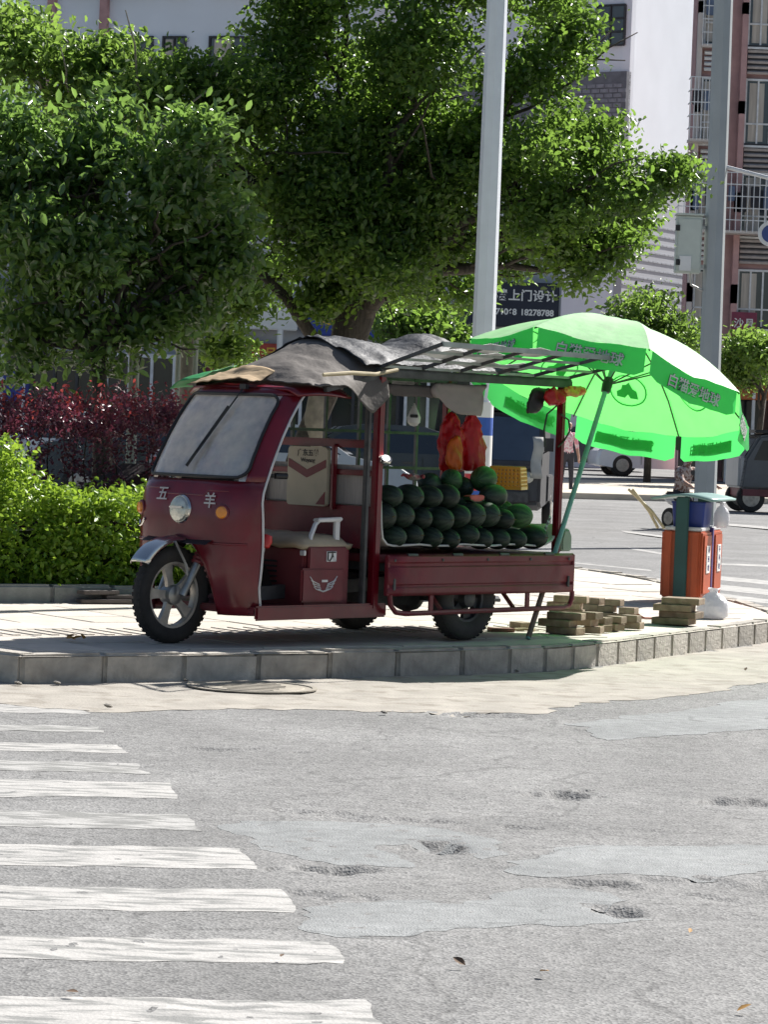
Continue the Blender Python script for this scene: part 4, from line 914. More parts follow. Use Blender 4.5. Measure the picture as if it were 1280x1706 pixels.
# yellow crate
q = onY(846, 796, .08); ctr = Wl((q[0], q[1], q[2])); cr_ = thing('crate', 'yellow plastic basket crate perched upside down on the melon load', 'crate', ctr, TRI_RZ + .55)
YEL = M('yellow_plastic', (.78, .36, .02), .4, var=.12, vs_=8)
a_, b_, h_ = .15, .11, .13
top = MB().box((0, 0, h_ / 2), (2 * a_ * .9, 2 * b_ * .9, .008)); top.build('crate_base', YEL, cr_)
for i in range(9): MB().bar((-a_ * .9 + i * a_ * .225, -b_ * .9, h_ / 2 + .006), (-a_ * .9 + i * a_ * .225, b_ * .9, h_ / 2 + .006), .010, .008).build('crate_rib', YEL, cr_)
for s_ in (-1, 1):
    for ax in (0, 1):
        L = (a_, b_)[ax]; D = (b_, a_)[ax]
        def cp(u, v): 
            k = .9 + .1 * (1 - v); z = -h_ / 2 + h_ * v
            return (u * L * k, s_ * D * k, z) if ax == 0 else (s_ * D * k, u * L * k, z)
        for v in (0.0, .2, .4, .6, .8, .98): MB().bar(cp(-1, v), cp(1, v), .008, .02 if v == 0 else .010).build('crate_slat', YEL, cr_)
        for u in [-1 + .25 * i for i in range(9)]: MB().bar(cp(u, 0), cp(u, 1), .008, .010, (0, 1, 0) if ax else (1, 0, 0)).build('crate_bar', YEL, cr_)
# chain at the rear post
m = MB(); a = onY(917, 862, .5); b = onY(905, 890, .5)
for i in range(9):
    t = i / 8; c = a + (b - a) * t; m.lathe([(.009, -.003), (.013, 0), (.009, .003)], c - a, (1, 0, .3) if i % 2 else (0, 1, .3), 8)
o = m.build('chain', STEEL); o.location = V3(Wl(a)); o.rotation_euler = (0, 0, TRI_RZ); tag(o, 'short steel chain hanging from the rear post beside the melons', 'chain')
# foam slab at the tail
q = onY(936, 900, .40); m = MB(); m.prism([(-.05, -.07), (.05, -.07), (.055, 0), (.03, .07), (-.02, .08), (-.05, .03)], lambda a, b, t: (a, t, b), -.05, .05)
o = m.build('plastic_bottle_sheet', M('clear_sheet', (.45, .52, .46), .3, translucent=.4), bevel=.01); o.location = V3(Wl(q)); o.rotation_euler = (0, 0, TRI_RZ); o.name = 'plastic_wrap'; tag(o, 'pale green plastic wrap bundled at the tail of the bed behind the parasol pole', 'plastic wrap')

# ================================================================== LITTER BIN
bc = G(1145, 1004, PAVE_Z); BIN = thing('litter_bin', 'orange twin litter bin with dark green post and curved roof on the pavement corner', 'litter bin', bc, R_(-17))
ORG_P = M('orange_paint', (.42, .068, .015), .45, var=.12, vs_=7, col2=(.36, .07, .03), c2s=6, c2t=(.58, .8))
TEAL = M('dark_green_paint', (.012, .065, .06), .45, var=.15); PURP = M('purple_panel', (.045, .025, .16), .5)
for i, y in enumerate((-.10, .30)):
    b = MB().box((0, y, .32), (.27, .33, .53)).build('bin_body', ORG_P, BIN, bevel=.012)
    MB().box((.138, y, .32), (.012, .26, .47)).build('bin_door', ORG_P, b, bevel=.006)
    lbp = MB().box((.147, y, .36), (.006, .12, .22)).build('label_plate', WHITEP, b, bevel=.002)
    for k, ch_ in enumerate('可回收' if i == 0 else '不可收'): link('lettering', text_mesh(ch_, .055), PURP, lbp, frame_mat((.1508, y, .43 - k * .07), (0, 1, 0), (0, 0, 1)))
    MB().box((0, y, .60), (.25, .30, .03)).build('bin_rim', SILVER, b, bevel=.006)
    MB().box((.14, y + .10, .33), (.012, .015, .06)).build('door_handle', STEEL, b)
for x in (-.09, .09): MB().box((x, -.27, .32), (.05, .012, .52)).build('pressed_rib', ORG_P, BIN, bevel=.005)
MB().box((.06, .10, .33), (.16, .055, .56)).build('middle_panel', PURP, BIN, bevel=.004)
MB().box((0, .10, .03), (.24, .70, .06)).build('bin_base', BLACK, BIN, bevel=.008)
MB().box((0, -.286, .44), (.085, .025, .83)).build('bin_post', TEAL, BIN, bevel=.006); MB().box((0, .486, .44), (.085, .025, .83)).build('bin_post', TEAL, BIN, bevel=.006)
P = [[(x, y, .815 + .055 * math.cos(x / .20 * 1.25)) for y in (-.34, 0, .3, .56)] for x in [-.20 + .40 * i / 12 for i in range(13)]]
o = MB().grid(P).build('bin_roof', M('teal_roof', (.20, .33, .30), .35, var=.1), BIN, ang=180); solid(o, .018)
BIN.scale = (1.22, 1.15, 1.0)
def bw(l): return BIN.matrix_world @ Vector(l)
bpy.context.view_layer.update()
q = bw((.02, -.05, .615)); bx_ = thing('bucket', 'dark blue square bucket standing on the litter bin under its roof', 'bucket', q, R_(-17))
BLUE = M('blue_plastic', (.008, .03, .20), .45, var=.15)
MB().rings([[(x * k, y * k, z) for x, y in rrect(-.135, .135, -.17, .17, .02, .02, 3)] for k, z in ((.9, 0), (1, .185), (1.04, .187), (1.04, .20), (.96, .20), (.86, .01))]).build('bucket_wall', BLUE, bx_)
def plastic_bag(loc, sx, sz, mat, name, label, seed, knot=True):
    m = MB(); rings = []; n = 20
    prof = [(.55, 0), (.92, .08), (1.0, .3), (.9, .55), (.62, .75), (.28, .86), (.22, .92), (.42, 1.0)] if knot else [(.5, 0), (.85, .1), (1, .4), (.9, .7), (.6, .95), (.2, 1)]
    for k, (r, z) in enumerate(prof):
        rings.append([(math.cos(a) * r * sx * (1 + .25 * (float(vnoise(np.array(a * 2.2 + seed), np.array(k * 1.1), seed)) - .5)), math.sin(a) * r * sx * (1 + .3 * (float(vnoise(np.array(a * 2.6), np.array(k * .9 + 4), seed)) - .5)), z * sz + .03 * sz * math.sin(a * 3 + k)) for a in [i * 2 * math.pi / n for i in range(n)]])
    m.rings(rings); o = m.build(name, mat, ang=60); o.location = V3(loc); tag(o, label, 'bag'); return o
WBAG = M('white_bag_film', (.78, .78, .80), .35, var=.06, bump=.7, bs=18, translucent=.35, bdist=.03)
plastic_bag(bw((.19, .10, .615)), .065, .20, WBAG, 'white_bag', 'white plastic bag hanging beside the blue bucket on the litter bin', 3)
wb = G(1186, 1031, PAVE_Z); plastic_bag((wb[0] + .02, wb[1] + .1, PAVE_Z), .115, .22, WBAG, 'white_bag', 'tied white rubbish bag on the pavement beside the litter bin', 8)
q = bw((-.15, -.33, .60))
for i, (dx, tl) in enumerate(((0, -.22), (.05, -.30))):
    o = MB().tube([(0, 0, 0), (tl * .35, -.02, .13), (tl, -.05, .30)], .012, 7).build('bamboo_stick', bpy.data.materials['bamboo']); o.location = q + Vector((dx, 0, 0)); tag(o, ['bamboo stick leaning out of the litter bin, the nearer to the tricycle', 'bamboo stick leaning out of the litter bin against the blue bucket'][i], 'stick')

# ================================================================== LOOSE PAVING BRICKS
BRICK = M('brown_paver', (.22, .165, .11), .9, var=.25, vs_=14, bump=.4, bs=50, rand=.22, col2=(.30, .25, .18), c2s=8, c2t=(.5, .7))
def brick_me(sz):
    me = MB().box((0, 0, 0), sz).mesh('paving_brick', bevel=.003, seg=1); me.materials.append(BRICK); return me
BM = {0: brick_me((.235, .115, .046)), 1: brick_me((.27, .20, .046)), 2: brick_me((.118, .10, .046))}
levels = ['lowest', 'second', 'third', 'fourth', 'topmost']
def stack(px, py, n, kind, yaw, name, dx=0.0, dy=0.0):
    c = G(px, py, PAVE_Z)
    for i in range(n):
        o = link('paving_brick', BM[kind], None); o.location = (c[0] + dx + random.uniform(-.035, .035), c[1] + .09 + dy + random.uniform(-.02, .02), PAVE_Z + .027 + i * .0475); o.rotation_euler = (random.uniform(-.01, .01), random.uniform(-.01, .01), -.35 - yaw * .5 + random.uniform(-.22, .22))
        lv_ = 'only' if n == 1 else ('topmost' if i == n - 1 else levels[i]); tag(o, f'brown brick, {lv_} of the {name}', 'brick', 'loose paving bricks')
stack(938, 1058, 3, 0, .08, 'brick stack nearest the side guard'); stack(946, 1040, 4, 0, -.1, 'brick stack just behind the front corner one', 0, .05)
stack(983, 1057, 3, 2, .4, 'narrow brick stack next to the front corner one'); stack(1003, 1054, 2, 2, .5, 'low brick stack in the middle front of the pile'); stack(1030, 1052, 2, 2, .55, 'low brick stack at the front towards the litter bin')
stack(1060, 1050, 2, 2, .5, 'last low brick stack of the pile towards the litter bin'); stack(985, 1030, 3, 0, .15, 'long brick stack in the middle of the pile'); stack(1018, 1033, 3, 2, .5, 'rear narrow brick stack of the pile'); stack(1052, 1036, 2, 2, .4, 'rear low brick stack behind the last one')
stack(1133, 1042, 4, 1, .05, 'neat wide stack in front of the litter bin'); stack(930, 1052, 1, 2, 1.2, 'short loose row beside the parasol foot', -.22)
# red plastic bracket and plank beside the bricks
c = G(1085, 1032, PAVE_Z); m = MB(); m.prism([(-.11, .05), (-.10, .01), (-.05, -.02), (.05, -.02), (.09, .01), (.12, .02), (.12, -.03), (-.12, -.03)], lambda a, b, t: (a, t, b + .035), -.03, .03)
o = m.build('clay_bracket', M('red_clay', (.30, .09, .05), .8), bevel=.004); o.location = V3(c); tag(o, 'broken reddish clay bracket lying between the brick pile and the bin', 'bracket')
c = G(835, 1052, PAVE_Z); o = MB().box((0, 0, .012), (.16, .10, .024)).build('wood_offcut', M('wood_offcut', (.20, .10, .06), .8), bevel=.003); o.location = V3(c); o.rotation_euler = (0, 0, .3); tag(o, 'small reddish wood offcut on the pavement behind the rear wheel', 'offcut')
c = G(875, 1052, PAVE_Z); o = MB().tube([(-.07, 0, .012), (0, .03, .014), (.06, 0, .012), (.03, -.04, .012)], .010, 6).build('rope_coil', M('rope', (.42, .35, .22), .9)); o.location = V3(c); tag(o, 'short tan rope coil on the pavement near the parasol foot', 'rope')
for i, (px, L, z) in enumerate(((180, .42, 0), (215, .36, .03), (165, .30, .06))):
    c = G(px, 1003, PAVE_Z); o = MB().box((0, 0, .014), (L, .10, .026)).build('plank', M('grey_plank', (.10, .085, .08), .8, var=.3), bevel=.004); o.location = (c[0], c[1] - .12 + i * .02, PAVE_Z + z); o.rotation_euler = (0, random.uniform(-.03, .03), R_(34) + random.uniform(-.2, .2)); tag(o, f"dark plank lying against the planting bed edge, {['lowest', 'middle', 'topmost'][i]} of three", 'plank')
# dry leaves and scraps
LEAFY = M('dry_leaf', (.46, .24, .05), .7, var=.3, vs_=20); LEAFB = M('brown_leaf', (.16, .10, .06), .8)
def fallen(px, py, z, s, mat, label, n=1):
    c = G(px, py, z); m = MB()
    for k in range(n):
        a = random.uniform(0, 6.28); ox, oy = (random.uniform(-.06, .06), random.uniform(-.06, .06)) if n > 1 else (0, 0); R3 = Euler((random.uniform(-.5, .5), random.uniform(-.5, .5), a)).to_matrix()
        prof = [(-1, 0, .0), (-.5, .42, .12), (0, .55, .2), (.5, .4, .15), (1, 0, .05), (.5, -.4, .18), (0, -.55, .22), (-.5, -.42, .15)]
        vs2 = [R3 @ (Vector((x, y, zz)) * s) + Vector((ox, oy, s * (.5 + .6 * k / max(n, 1)))) for x, y, zz in prof] + [R3 @ (Vector((0, 0, .02)) * s) + Vector((ox, oy, s * (.5 + .6 * k / max(n, 1))))]
        m.add(vs2, [(i, (i + 1) % 8, 8) for i in range(8)])
    o = m.build('fallen_leaf' if n == 1 else 'leaf_litter', mat, ang=180); o.location = (c[0], c[1], z + .004); tag(o, label, 'leaf')
fallen(127, 1070, PAVE_Z, .035, LEAFY, 'curled yellow leaves lying on the pavement in front of the front wheel', 6)
fallen(765, 1610, 0, .022, LEAFB, 'brown leaf on the asphalt below the cement patch'); fallen(907, 1625, 0, .018, LEAFY, 'pale leaf on the asphalt near the bottom centre'); fallen(1240, 1688, 0, .022, LEAFY, 'curled leaf on the asphalt in the bottom corner by the road')
fallen(120, 1660, 0, .018, LEAFB, 'dark scrap on the nearest crosswalk bar'); fallen(1243, 1118, 0, .02, LEAFB, 'dark leaf in the gutter round the corner'); fallen(470, 1597, 0, .012, LEAFB, 'tiny dark scrap on the second crosswalk bar'); fallen(1150, 1555, 0, .012, LEAFY, 'tiny pale scrap on the asphalt beyond the rough patch')
for i, (px, py) in enumerate(((30, 1142), (95, 1141), (310, 1136), (180, 1180), (640, 1190), (860, 1120), (985, 1096), (1200, 1075), (1050, 1087))):
    c = G(px, py); s = random.uniform(.010, .022); o = MB().lathe([(.001, -.5), (.7, -.3), (1, 0), (.6, .4), (.001, .5)], (0, 0, 0), (.3, .2, 1), 7).build('pebble', KERB, smooth=False); o.scale = (s * 1.3, s, s); o.location = (c[0], c[1], .006 + s * .4)
    tag(o, 'small grey pebble lying in the gutter dirt along the kerb', 'pebble', 'gutter pebbles')

# ================================================================== VEGETATION
def leaf_mesh(name, pos, size, aspect, upbias, mat, rng, droop=.0, tone=None):
    """one folded leaf (two faces) per position"""
    N = len(pos); d = rng.normal(size=(N, 3)); d[:, 2] -= droop; d /= np.linalg.norm(d, axis=1)[:, None]
    nrm = rng.normal(size=(N, 3)); nrm[:, 2] = np.abs(nrm[:, 2]) + upbias
    side = np.cross(d, nrm); side /= np.maximum(np.linalg.norm(side, axis=1), 1e-6)[:, None]; nn = np.cross(side, d)
    s = size * rng.uniform(.45, 1.25, N)[:, None]
    wv = (aspect * .5) * s; k1 = nn * s * .06; base = pos - d * s * .5; tip = pos + d * s * .5 - nn * s * .12
    co = np.stack([base, pos - d * s * .18 + side * wv * .92 + k1, pos + d * s * .2 + side * wv * .85 + k1 * .6, tip, pos + d * s * .2 - side * wv * .85 + k1 * .6, pos - d * s * .18 - side * wv * .92 + k1], 1).reshape(-1, 3).astype(np.float32)
    i = np.arange(N) * 6; f = np.stack([i, i + 1, i + 2, i, i + 2, i + 3, i, i + 3, i + 4, i, i + 4, i + 5], 1).reshape(-1).astype(np.int32)
    me = bpy.data.meshes.new(name); me.vertices.add(6 * N); me.vertices.foreach_set('co', co.ravel())
    me.loops.add(len(f)); me.loops.foreach_set('vertex_index', f); me.polygons.add(4 * N); me.polygons.foreach_set('loop_start', np.arange(0, len(f), 3, dtype=np.int32)); me.update(calc_edges=True)
    a = me.attributes.new('tone', 'FLOAT', 'FACE'); tv_ = (rng.random(N) if tone is None else np.clip(tone + rng.normal(0, .18, N), 0, 1)); a.data.foreach_set('value', np.repeat(tv_, 4).astype(np.float32))
    me.materials.append(mat); return me
def blob_leaves(blobs, n_clump, per, cr, rng, shell=.55):
    """blobs: (centre, radii); clumps sit mostly near the surface of each blob"""
    sub_ = []
    for c, r in blobs:       # break every mass into smaller boughs with gaps between them
        for i in range(7):
            d = rng.normal(size=3); d /= np.linalg.norm(d); d[2] = d[2] * .9 + .1; k = rng.uniform(.34, .5)
            sub_.append((np.array(c) + d * np.array(r) * .66, (r[0] * k, r[1] * k, r[2] * k * .72)))
        sub_.append((np.array(c), (r[0] * .5, r[1] * .5, r[2] * .45)))
    blobs = sub_
    w_ = np.array([b[1][0] * b[1][2] for b in blobs]); w_ = w_ / w_.sum(); P = []; Tn = []
    for (c, r), q in zip(blobs, w_):
        k = max(4, int(n_clump * q)); d = rng.normal(size=(k, 3)); d /= np.linalg.norm(d, axis=1)[:, None]
        rad = shell + (1 - shell) * rng.random(k) ** .6; cc = np.array(c) + d * rad[:, None] * np.array(r) * rng.uniform(.9, 1.12, (k, 1))
        t = rng.random(k); m = rng.integers(int(per * .5), int(per * 1.5), k)
        for i in range(k):
            P.append(cc[i] + rng.normal(size=(m[i], 3)) * cr * np.array([1, 1, .6])); Tn.append(np.full(m[i], t[i]))
    return np.concatenate(P), np.concatenate(Tn)
def limb(m, a, b, r0, r1, rng, n=6, wob=.08):
    a, b = np.array(a, float), np.array(b, float); L = np.linalg.norm(b - a); pts = [a + (b - a) * i / n + (rng.normal(size=3) * wob * L * .35 if 0 < i < n else 0) for i in range(n + 1)]
    m.tube(pts, [r0 + (r1 - r0) * i / n for i in range(n + 1)], 8); return pts
def tree(name, label, base, trunk_pts, rads, blobs, leafm, nclump, per, cr, lsize, asp, barkm, seed, up=.5, droop=.1, nl=14):
    rng = np.random.default_rng(seed); root = thing(name, label, 'tree', base); b0 = np.array(base)
    m = MB(); m.tube([np.array(q) - b0 for q in trunk_pts], rads, 12); tr = m.build('trunk', barkm, root, ang=180)
    m = MB(); top = np.array(trunk_pts[-1]) - b0; mid = np.array(trunk_pts[-2]) - b0
    for i, (c, r) in enumerate(blobs[:nl]):
        st_ = top if i % 2 else mid + (top - mid) * .6
        e = np.array(c) - b0; p_ = limb(m, st_, e, rads[-1] * .6, .012, rng)
        for j in range(3): limb(m, p_[3 + j % 3], e + rng.normal(size=3) * np.array(r) * .7, .018, .005, rng, 4)
    m.build('branches', barkm, root, ang=180)
    P, t = blob_leaves(blobs, nclump, per, cr, rng)
    o = link('crown', leaf_mesh('crown', P - b0, lsize, asp, up, leafm, rng, droop, t), None, root)
    return root
def pxblobs(L, Y, sy=.9, jit=.6, rng=None):
    out = []
    for i, (px, py, r) in enumerate(L):
        y = Y + (rng.uniform(-jit, jit) if rng is not None else 0); c = at(px, py, y); R = r / F_PX * y; out.append((tuple(c), (R, R * sy, R)))
    return out
FICUS = leaf_mat('ficus_leaf', (.032, .078, .022), (.12, .19, .042), (.30, .50, .07), .32, .54)
GLOSSY = leaf_mat('glossy_leaf', (.034, .085, .03), (.11, .185, .055), (.30, .50, .09), .17, .48, .8)
LIGHTL = leaf_mat('pale_leaf', (.06, .13, .035), (.14, .22, .05), (.36, .56, .09), .4, .52)
rg = np.random.default_rng(3)
YF = 27.0
fb = pxblobs([(290, 180, 105), (400, 210, 130), (420, 330, 110), (540, 150, 150), (690, 110, 140), (600, 320, 170), (760, 330, 150), (880, 330, 130), (980, 330, 95), (1050, 310, 62), (1120, 290, 34), (960, 440, 78), (890, 130, 100), (955, 50, 62), (840, 430, 60), (730, 450, 90), (500, 410, 105), (420, 470, 60), (560, -40, 150), (740, -60, 150), (900, -30, 80), (640, 470, 80), (1000, 250, 60), (540, 500, 45), (330, 300, 90), (1010, 410, 55), (800, 220, 120), (920, 230, 90), (600, 420, 120), (680, 400, 110), (560, 470, 60), (500, 300, 120), (620, 220, 120), (1040, 370, 50)], YF, .9, .7, rg)
bs = at(478, 860, YF); bs[2] = PAVE_Z
tree('ficus_tree', 'large dense green tree with dark leaning trunk rising behind the tricycle', bs, [bs, at(500, 770, YF), at(520, 710, YF), at(545, 655, YF), at(575, 590, YF), at(592, 520, YF), at(600, 440, YF)], [.16, .13, .11, .105, .15, .19, .14], fb, FICUS, 2600, 44, .11, .070, .55, BARK, 11, .5, .1, 20)
# the low side limb of the same tree is a tree part
fr_ = [o for o in COL.objects if o.name == 'ficus_tree'][0]
m = MB(); b0 = bs; m.tube([np.array(q) - b0 for q in (at(560, 600, YF - .1), at(520, 560, YF - .2), at(480, 500, YF - .3), at(430, 450, YF - .3), at(400, 400, YF - .2))], [.07, .06, .05, .04, .02], 9); m.tube([np.array(q) - b0 for q in (at(592, 540, YF), at(640, 480, YF - .2), at(720, 420, YF - .3), at(800, 360, YF - .2))], [.10, .08, .055, .02], 9)
m.build('limb', BARK, fr_, ang=180)
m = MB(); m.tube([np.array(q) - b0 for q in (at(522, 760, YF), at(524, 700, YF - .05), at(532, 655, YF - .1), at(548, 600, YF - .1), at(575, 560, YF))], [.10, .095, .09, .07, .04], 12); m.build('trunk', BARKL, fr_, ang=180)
YL = 24.6
lb_ = pxblobs([(50, 260, 120), (170, 250, 110), (280, 300, 95), (330, 400, 75), (240, 430, 120), (100, 430, 140), (30, 560, 85), (150, 560, 90), (270, 540, 62), (372, 375, 38), (0, 360, 110), (380, 440, 26), (310, 500, 50), (330, 230, 50), (90, 330, 90)], YL, .9, .5, rg)
bs = at(172, 780, YL); bs[2] = .2
tree('glossy_leaf_tree', 'low tree with large glossy dark leaves standing behind the red hedge', bs, [bs, at(172, 700, YL), at(166, 640, YL), at(160, 560, YL)], [.09, .08, .065, .05], lb_, GLOSSY, 880, 25, .13, .102, .48, BARK, 12, .3, .15, 12)
YT = 26.4
tb_ = pxblobs([(30, 110, 90), (130, 150, 95), (235, 190, 85), (0, 60, 70), (390, 510, 48), (370, 585, 30), (330, 470, 50), (200, 100, 45), (330, 520, 40)], YT, .9, .5, rg)
bs = at(312, 800, YT); bs[2] = .2
tree('staked_tree', 'tree with pale upright trunk held between white-capped support posts', bs, [bs, at(312, 700, YT), at(312, 600, YT), at(310, 480, YT), at(290, 330, YT)], [.09, .085, .08, .07, .05], tb_, LIGHTL, 420, 34, .13, .085, .45, BARKL, 13, .5, .1, 9)
# trees far along the side street
for nm, lbl, base, L, Y, sd_ in (('street_tree', 'small street tree behind the white top of the parasol', (1080, 700), [(1085, 530, 62), (1050, 560, 55), (1130, 560, 48), (1100, 610, 60), (1030, 600, 50)], 76.0, 21), ('street_tree', 'small round street tree beside the red building beyond the grey pole', (1262, 720), [(1262, 575, 42), (1236, 600, 30), (1285, 590, 36), (1250, 625, 26)], 74.0, 22), ('street_tree', 'dark street tree behind the shop signs and lamp post', (730, 720), [(700, 545, 45), (660, 520, 40), (745, 560, 30)], 50.0, 24)):
    bb = pxblobs(L, Y, .9, .8, rg); b = at(base[0], base[1] + 60, Y); b[2] = far_z(Y)
    tree(nm, lbl, b, [b, (b[0], b[1], b[2] + 1.4), (b[0] + .1, b[1], b[2] + 2.4)], [.10, .085, .06], bb, FICUS if sd_ > 22 else LIGHTL, 260, 30, .22, .16, .5, BARK, sd_, .5, .1, 5)
# hedges
def hedge(name, label, P0, P1, depth, hfun, n, leafm, size, asp, seed, z0, corem, tonefn=None):
    rng = np.random.default_rng(seed); P0, P1 = np.array(P0), np.array(P1); d = P1 - P0; L = np.linalg.norm(d); d /= L; nr = np.array([-d[1], d[0]])
    k = n // 18; u = rng.random(k) * L; v = rng.random(k); face = rng.random(k)
    h = np.array([hfun(x / L) for x in u]); vv = np.where(face < .55, rng.random(k) ** 2.5 * .3, rng.random(k)); t = np.where(face < .55, rng.random(k), .86 + .16 * rng.random(k))
    h = h * (1 + .20 * (fbm(u * 3.5, vv * 4, seed, 3) - .5))
    cc = np.stack([P0[0] + d[0] * u + nr[0] * vv * depth, P0[1] + d[1] * u + nr[1] * vv * depth, z0 + (h - z0) * t], 1)
    m = rng.integers(10, 26, k); pos = np.repeat(cc, m, 0) + rng.normal(size=(m.sum(), 3)) * .045
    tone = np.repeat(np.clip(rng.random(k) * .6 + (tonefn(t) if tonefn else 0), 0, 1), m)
    root = thing(name, label, 'hedge', (P0[0], P0[1], z0)); b0 = np.array([P0[0], P0[1], z0])
    link('foliage', leaf_mesh('foliage', pos - b0, size, asp, .6, leafm, rng, -.3, tone), None, root)
    mm = MB()
    for i in range(26):
        x = (i + .5) / 26 * L; a = P0 + d * x + nr * depth * .5; limb(mm, (a[0] - b0[0], a[1] - b0[1], 0), (a[0] - b0[0] + rng.normal() * .08, a[1] - b0[1] + rng.normal() * .1, (hfun(x / L) - z0) * .9), .014, .004, rng, 4)
    mm.build('stems', BARK, root, ang=180)
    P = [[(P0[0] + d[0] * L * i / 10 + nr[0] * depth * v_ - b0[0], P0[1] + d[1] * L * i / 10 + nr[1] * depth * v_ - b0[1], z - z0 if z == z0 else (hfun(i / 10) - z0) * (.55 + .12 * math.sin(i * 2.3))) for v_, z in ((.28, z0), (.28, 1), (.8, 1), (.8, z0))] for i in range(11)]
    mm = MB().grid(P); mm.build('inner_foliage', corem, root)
    return root
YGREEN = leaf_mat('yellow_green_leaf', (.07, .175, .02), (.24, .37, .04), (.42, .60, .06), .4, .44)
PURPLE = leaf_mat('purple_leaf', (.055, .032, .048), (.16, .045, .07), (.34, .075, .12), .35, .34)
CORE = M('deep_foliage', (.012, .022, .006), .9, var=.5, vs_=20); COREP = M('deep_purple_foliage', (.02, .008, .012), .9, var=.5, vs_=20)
A = BED[0] + bnor * .16; B = BED[0] + bdir * 3.45 + bnor * .16
def hx(px): 
    """position along the bed of a picture column"""
    d = ray(px, 900); # intersect the vertical plane of the bed front
    t = ((BED[0] - CAM[:2]) @ bnor) / (d[:2] @ bnor); q = CAM[:2] + d[:2] * t; return float((q - A) @ bdir) / float(np.linalg.norm(B - A))
u0, u1 = hx(40), hx(110)
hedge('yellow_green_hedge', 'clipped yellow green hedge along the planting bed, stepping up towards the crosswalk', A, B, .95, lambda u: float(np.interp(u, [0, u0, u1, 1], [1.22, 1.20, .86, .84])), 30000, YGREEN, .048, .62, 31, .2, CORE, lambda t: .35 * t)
A2 = BED[0] + bnor * 1.25 - bdir * .3; B2 = BED[0] + bdir * 4.0 + bnor * 1.25
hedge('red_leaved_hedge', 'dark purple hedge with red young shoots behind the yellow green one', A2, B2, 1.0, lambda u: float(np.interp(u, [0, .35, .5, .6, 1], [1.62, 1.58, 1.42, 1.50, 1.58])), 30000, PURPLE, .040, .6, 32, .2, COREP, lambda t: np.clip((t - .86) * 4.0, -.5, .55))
# red shoots standing up
rng = np.random.default_rng(5); dsh = []
for i in range(230):
    u = rng.random(); a = A2 + (B2 - A2) * u + bnor * rng.random() * .8; hgt = float(np.interp(u, [0, .35, .5, .6, 1], [1.6, 1.56, 1.40, 1.48, 1.56])); L = rng.uniform(.05, .22)
    for j in range(7): dsh.append((a[0] + rng.normal() * .012 + L * .2 * j / 7 * rng.normal() * .3, a[1] + rng.normal() * .012, hgt - .05 + (L + .05) * j / 6))
rootp = [o for o in COL.objects if o.name == 'red_leaved_hedge'][0]; b0 = np.array(rootp.location)
link('young_shoots', leaf_mesh('young_shoots', np.array(dsh) - b0, .045, .5, .3, leaf_mat('red_shoot_leaf', (.20, .025, .045), (.38, .07, .06), (.6, .11, .09), .4, .4), rng), None, rootp)
# tree support posts
def post_set(name, label, pxs, Y, top_pys, bar_py=None):
    base = at(pxs[0], 760, Y); base[2] = .2; root = thing(name, label, 'tree support', base); b0 = np.array(base); pm = M('support_post', (.33, .36, .30), .6, var=.15) if 'support_post' not in bpy.data.materials else bpy.data.materials['support_post']
    for px, ty in zip(pxs, top_pys):
        t = at(px, ty, Y); p_ = MB().cyl((t[0] - b0[0], t[1] - b0[1], 0), (t[0] - b0[0], t[1] - b0[1], t[2] - b0[2]), .022).build('post', pm, root)
        MB().lathe([(.032, -.03), (.036, 0), (.034, .035), (.02, .045)], (t[0] - b0[0], t[1] - b0[1], t[2] - b0[2]), (0, 0, 1), 14).build('post_cap', WHITEP, p_)
    if bar_py:
        a, b = at(pxs[0], bar_py, Y), at(pxs[1], bar_py - 5, Y); MB().bar(a - b0, b - b0, .03, .04).build('cross_bar', pm, root)
post_set('tree_support', 'pair of slim green posts with white caps and crossbar beside the pale trunk', (299, 328), 25.6, (542, 537), 560)
post_set('tree_support', 'twin pale support post standing alone in the red hedge', (220, 229), 25.0, (586, 582), None)

# ================================================================== POLES
def pole(name, label, px0, py0, px1, py1, Y, r0, r1, mat, n=8, zb=PAVE_Z):
    a = at(px0, py0, Y); b = at(px1, py1, Y); k = (zb - b[2]) / (a[2] - b[2]); base = b + (a - b) * k; base[2] = zb; top = b + (a - b) * 1.25
    root = thing(name, label, 'pole', base); MB().tube([np.zeros(3), top - base], [r1, r0], n).build('shaft', mat, root, ang=30)
    return root, base
POLEW = M('white_pole_paint', (.70, .73, .78), .45, var=.05); POLEG = M('grey_pole_paint', (.36, .39, .40), .5, .2, var=.06, vs_=3)
lp, lbse = pole('lamp_post', 'white octagonal lamp post rising behind the parasol', 829, 0, 806, 560, 23.4, .078, .096, POLEW)
for z0_, z1_, mt in ((1.28, 1.42, M('banner_blue', (.03, .10, .42), .5)), (.98, 1.28, WHITEP), (.85, .98, M('banner_red', (.55, .05, .06), .5)), (.5, .85, bpy.data.materials['banner_blue'] if 'banner_blue' in bpy.data.materials else WHITEP), (1.42, 1.54, WHITEP)):
    MB().tube([(0, 0, z0_), (0, 0, z1_)], .104, 16).build('wrapped_banner', mt, lp)
MB().box((0, 0, .012), (.42, .42, .024)).build('base_plate', STEELD, lp, bevel=.004)
gp_, gb = pole('traffic_pole', 'thick grey roadside pole carrying a control cabinet', 1206, 0, 1180, 700, 41.0, .125, .155, POLEG, 8, 0.0)
sc_ = 41.0 / F_PX
def rel(px, py, Y=41.0): return at(px, py, Y) - gb
a, b = rel(1124, 455), rel(1170, 362); cbm = M('cabinet_paint', (.55, .60, .54), .5, var=.06)
cbx = MB().box(((a + b) / 2), (abs(b[0] - a[0]), .26, abs(b[2] - a[2]))).build('control_cabinet', cbm, gp_, bevel=.012)
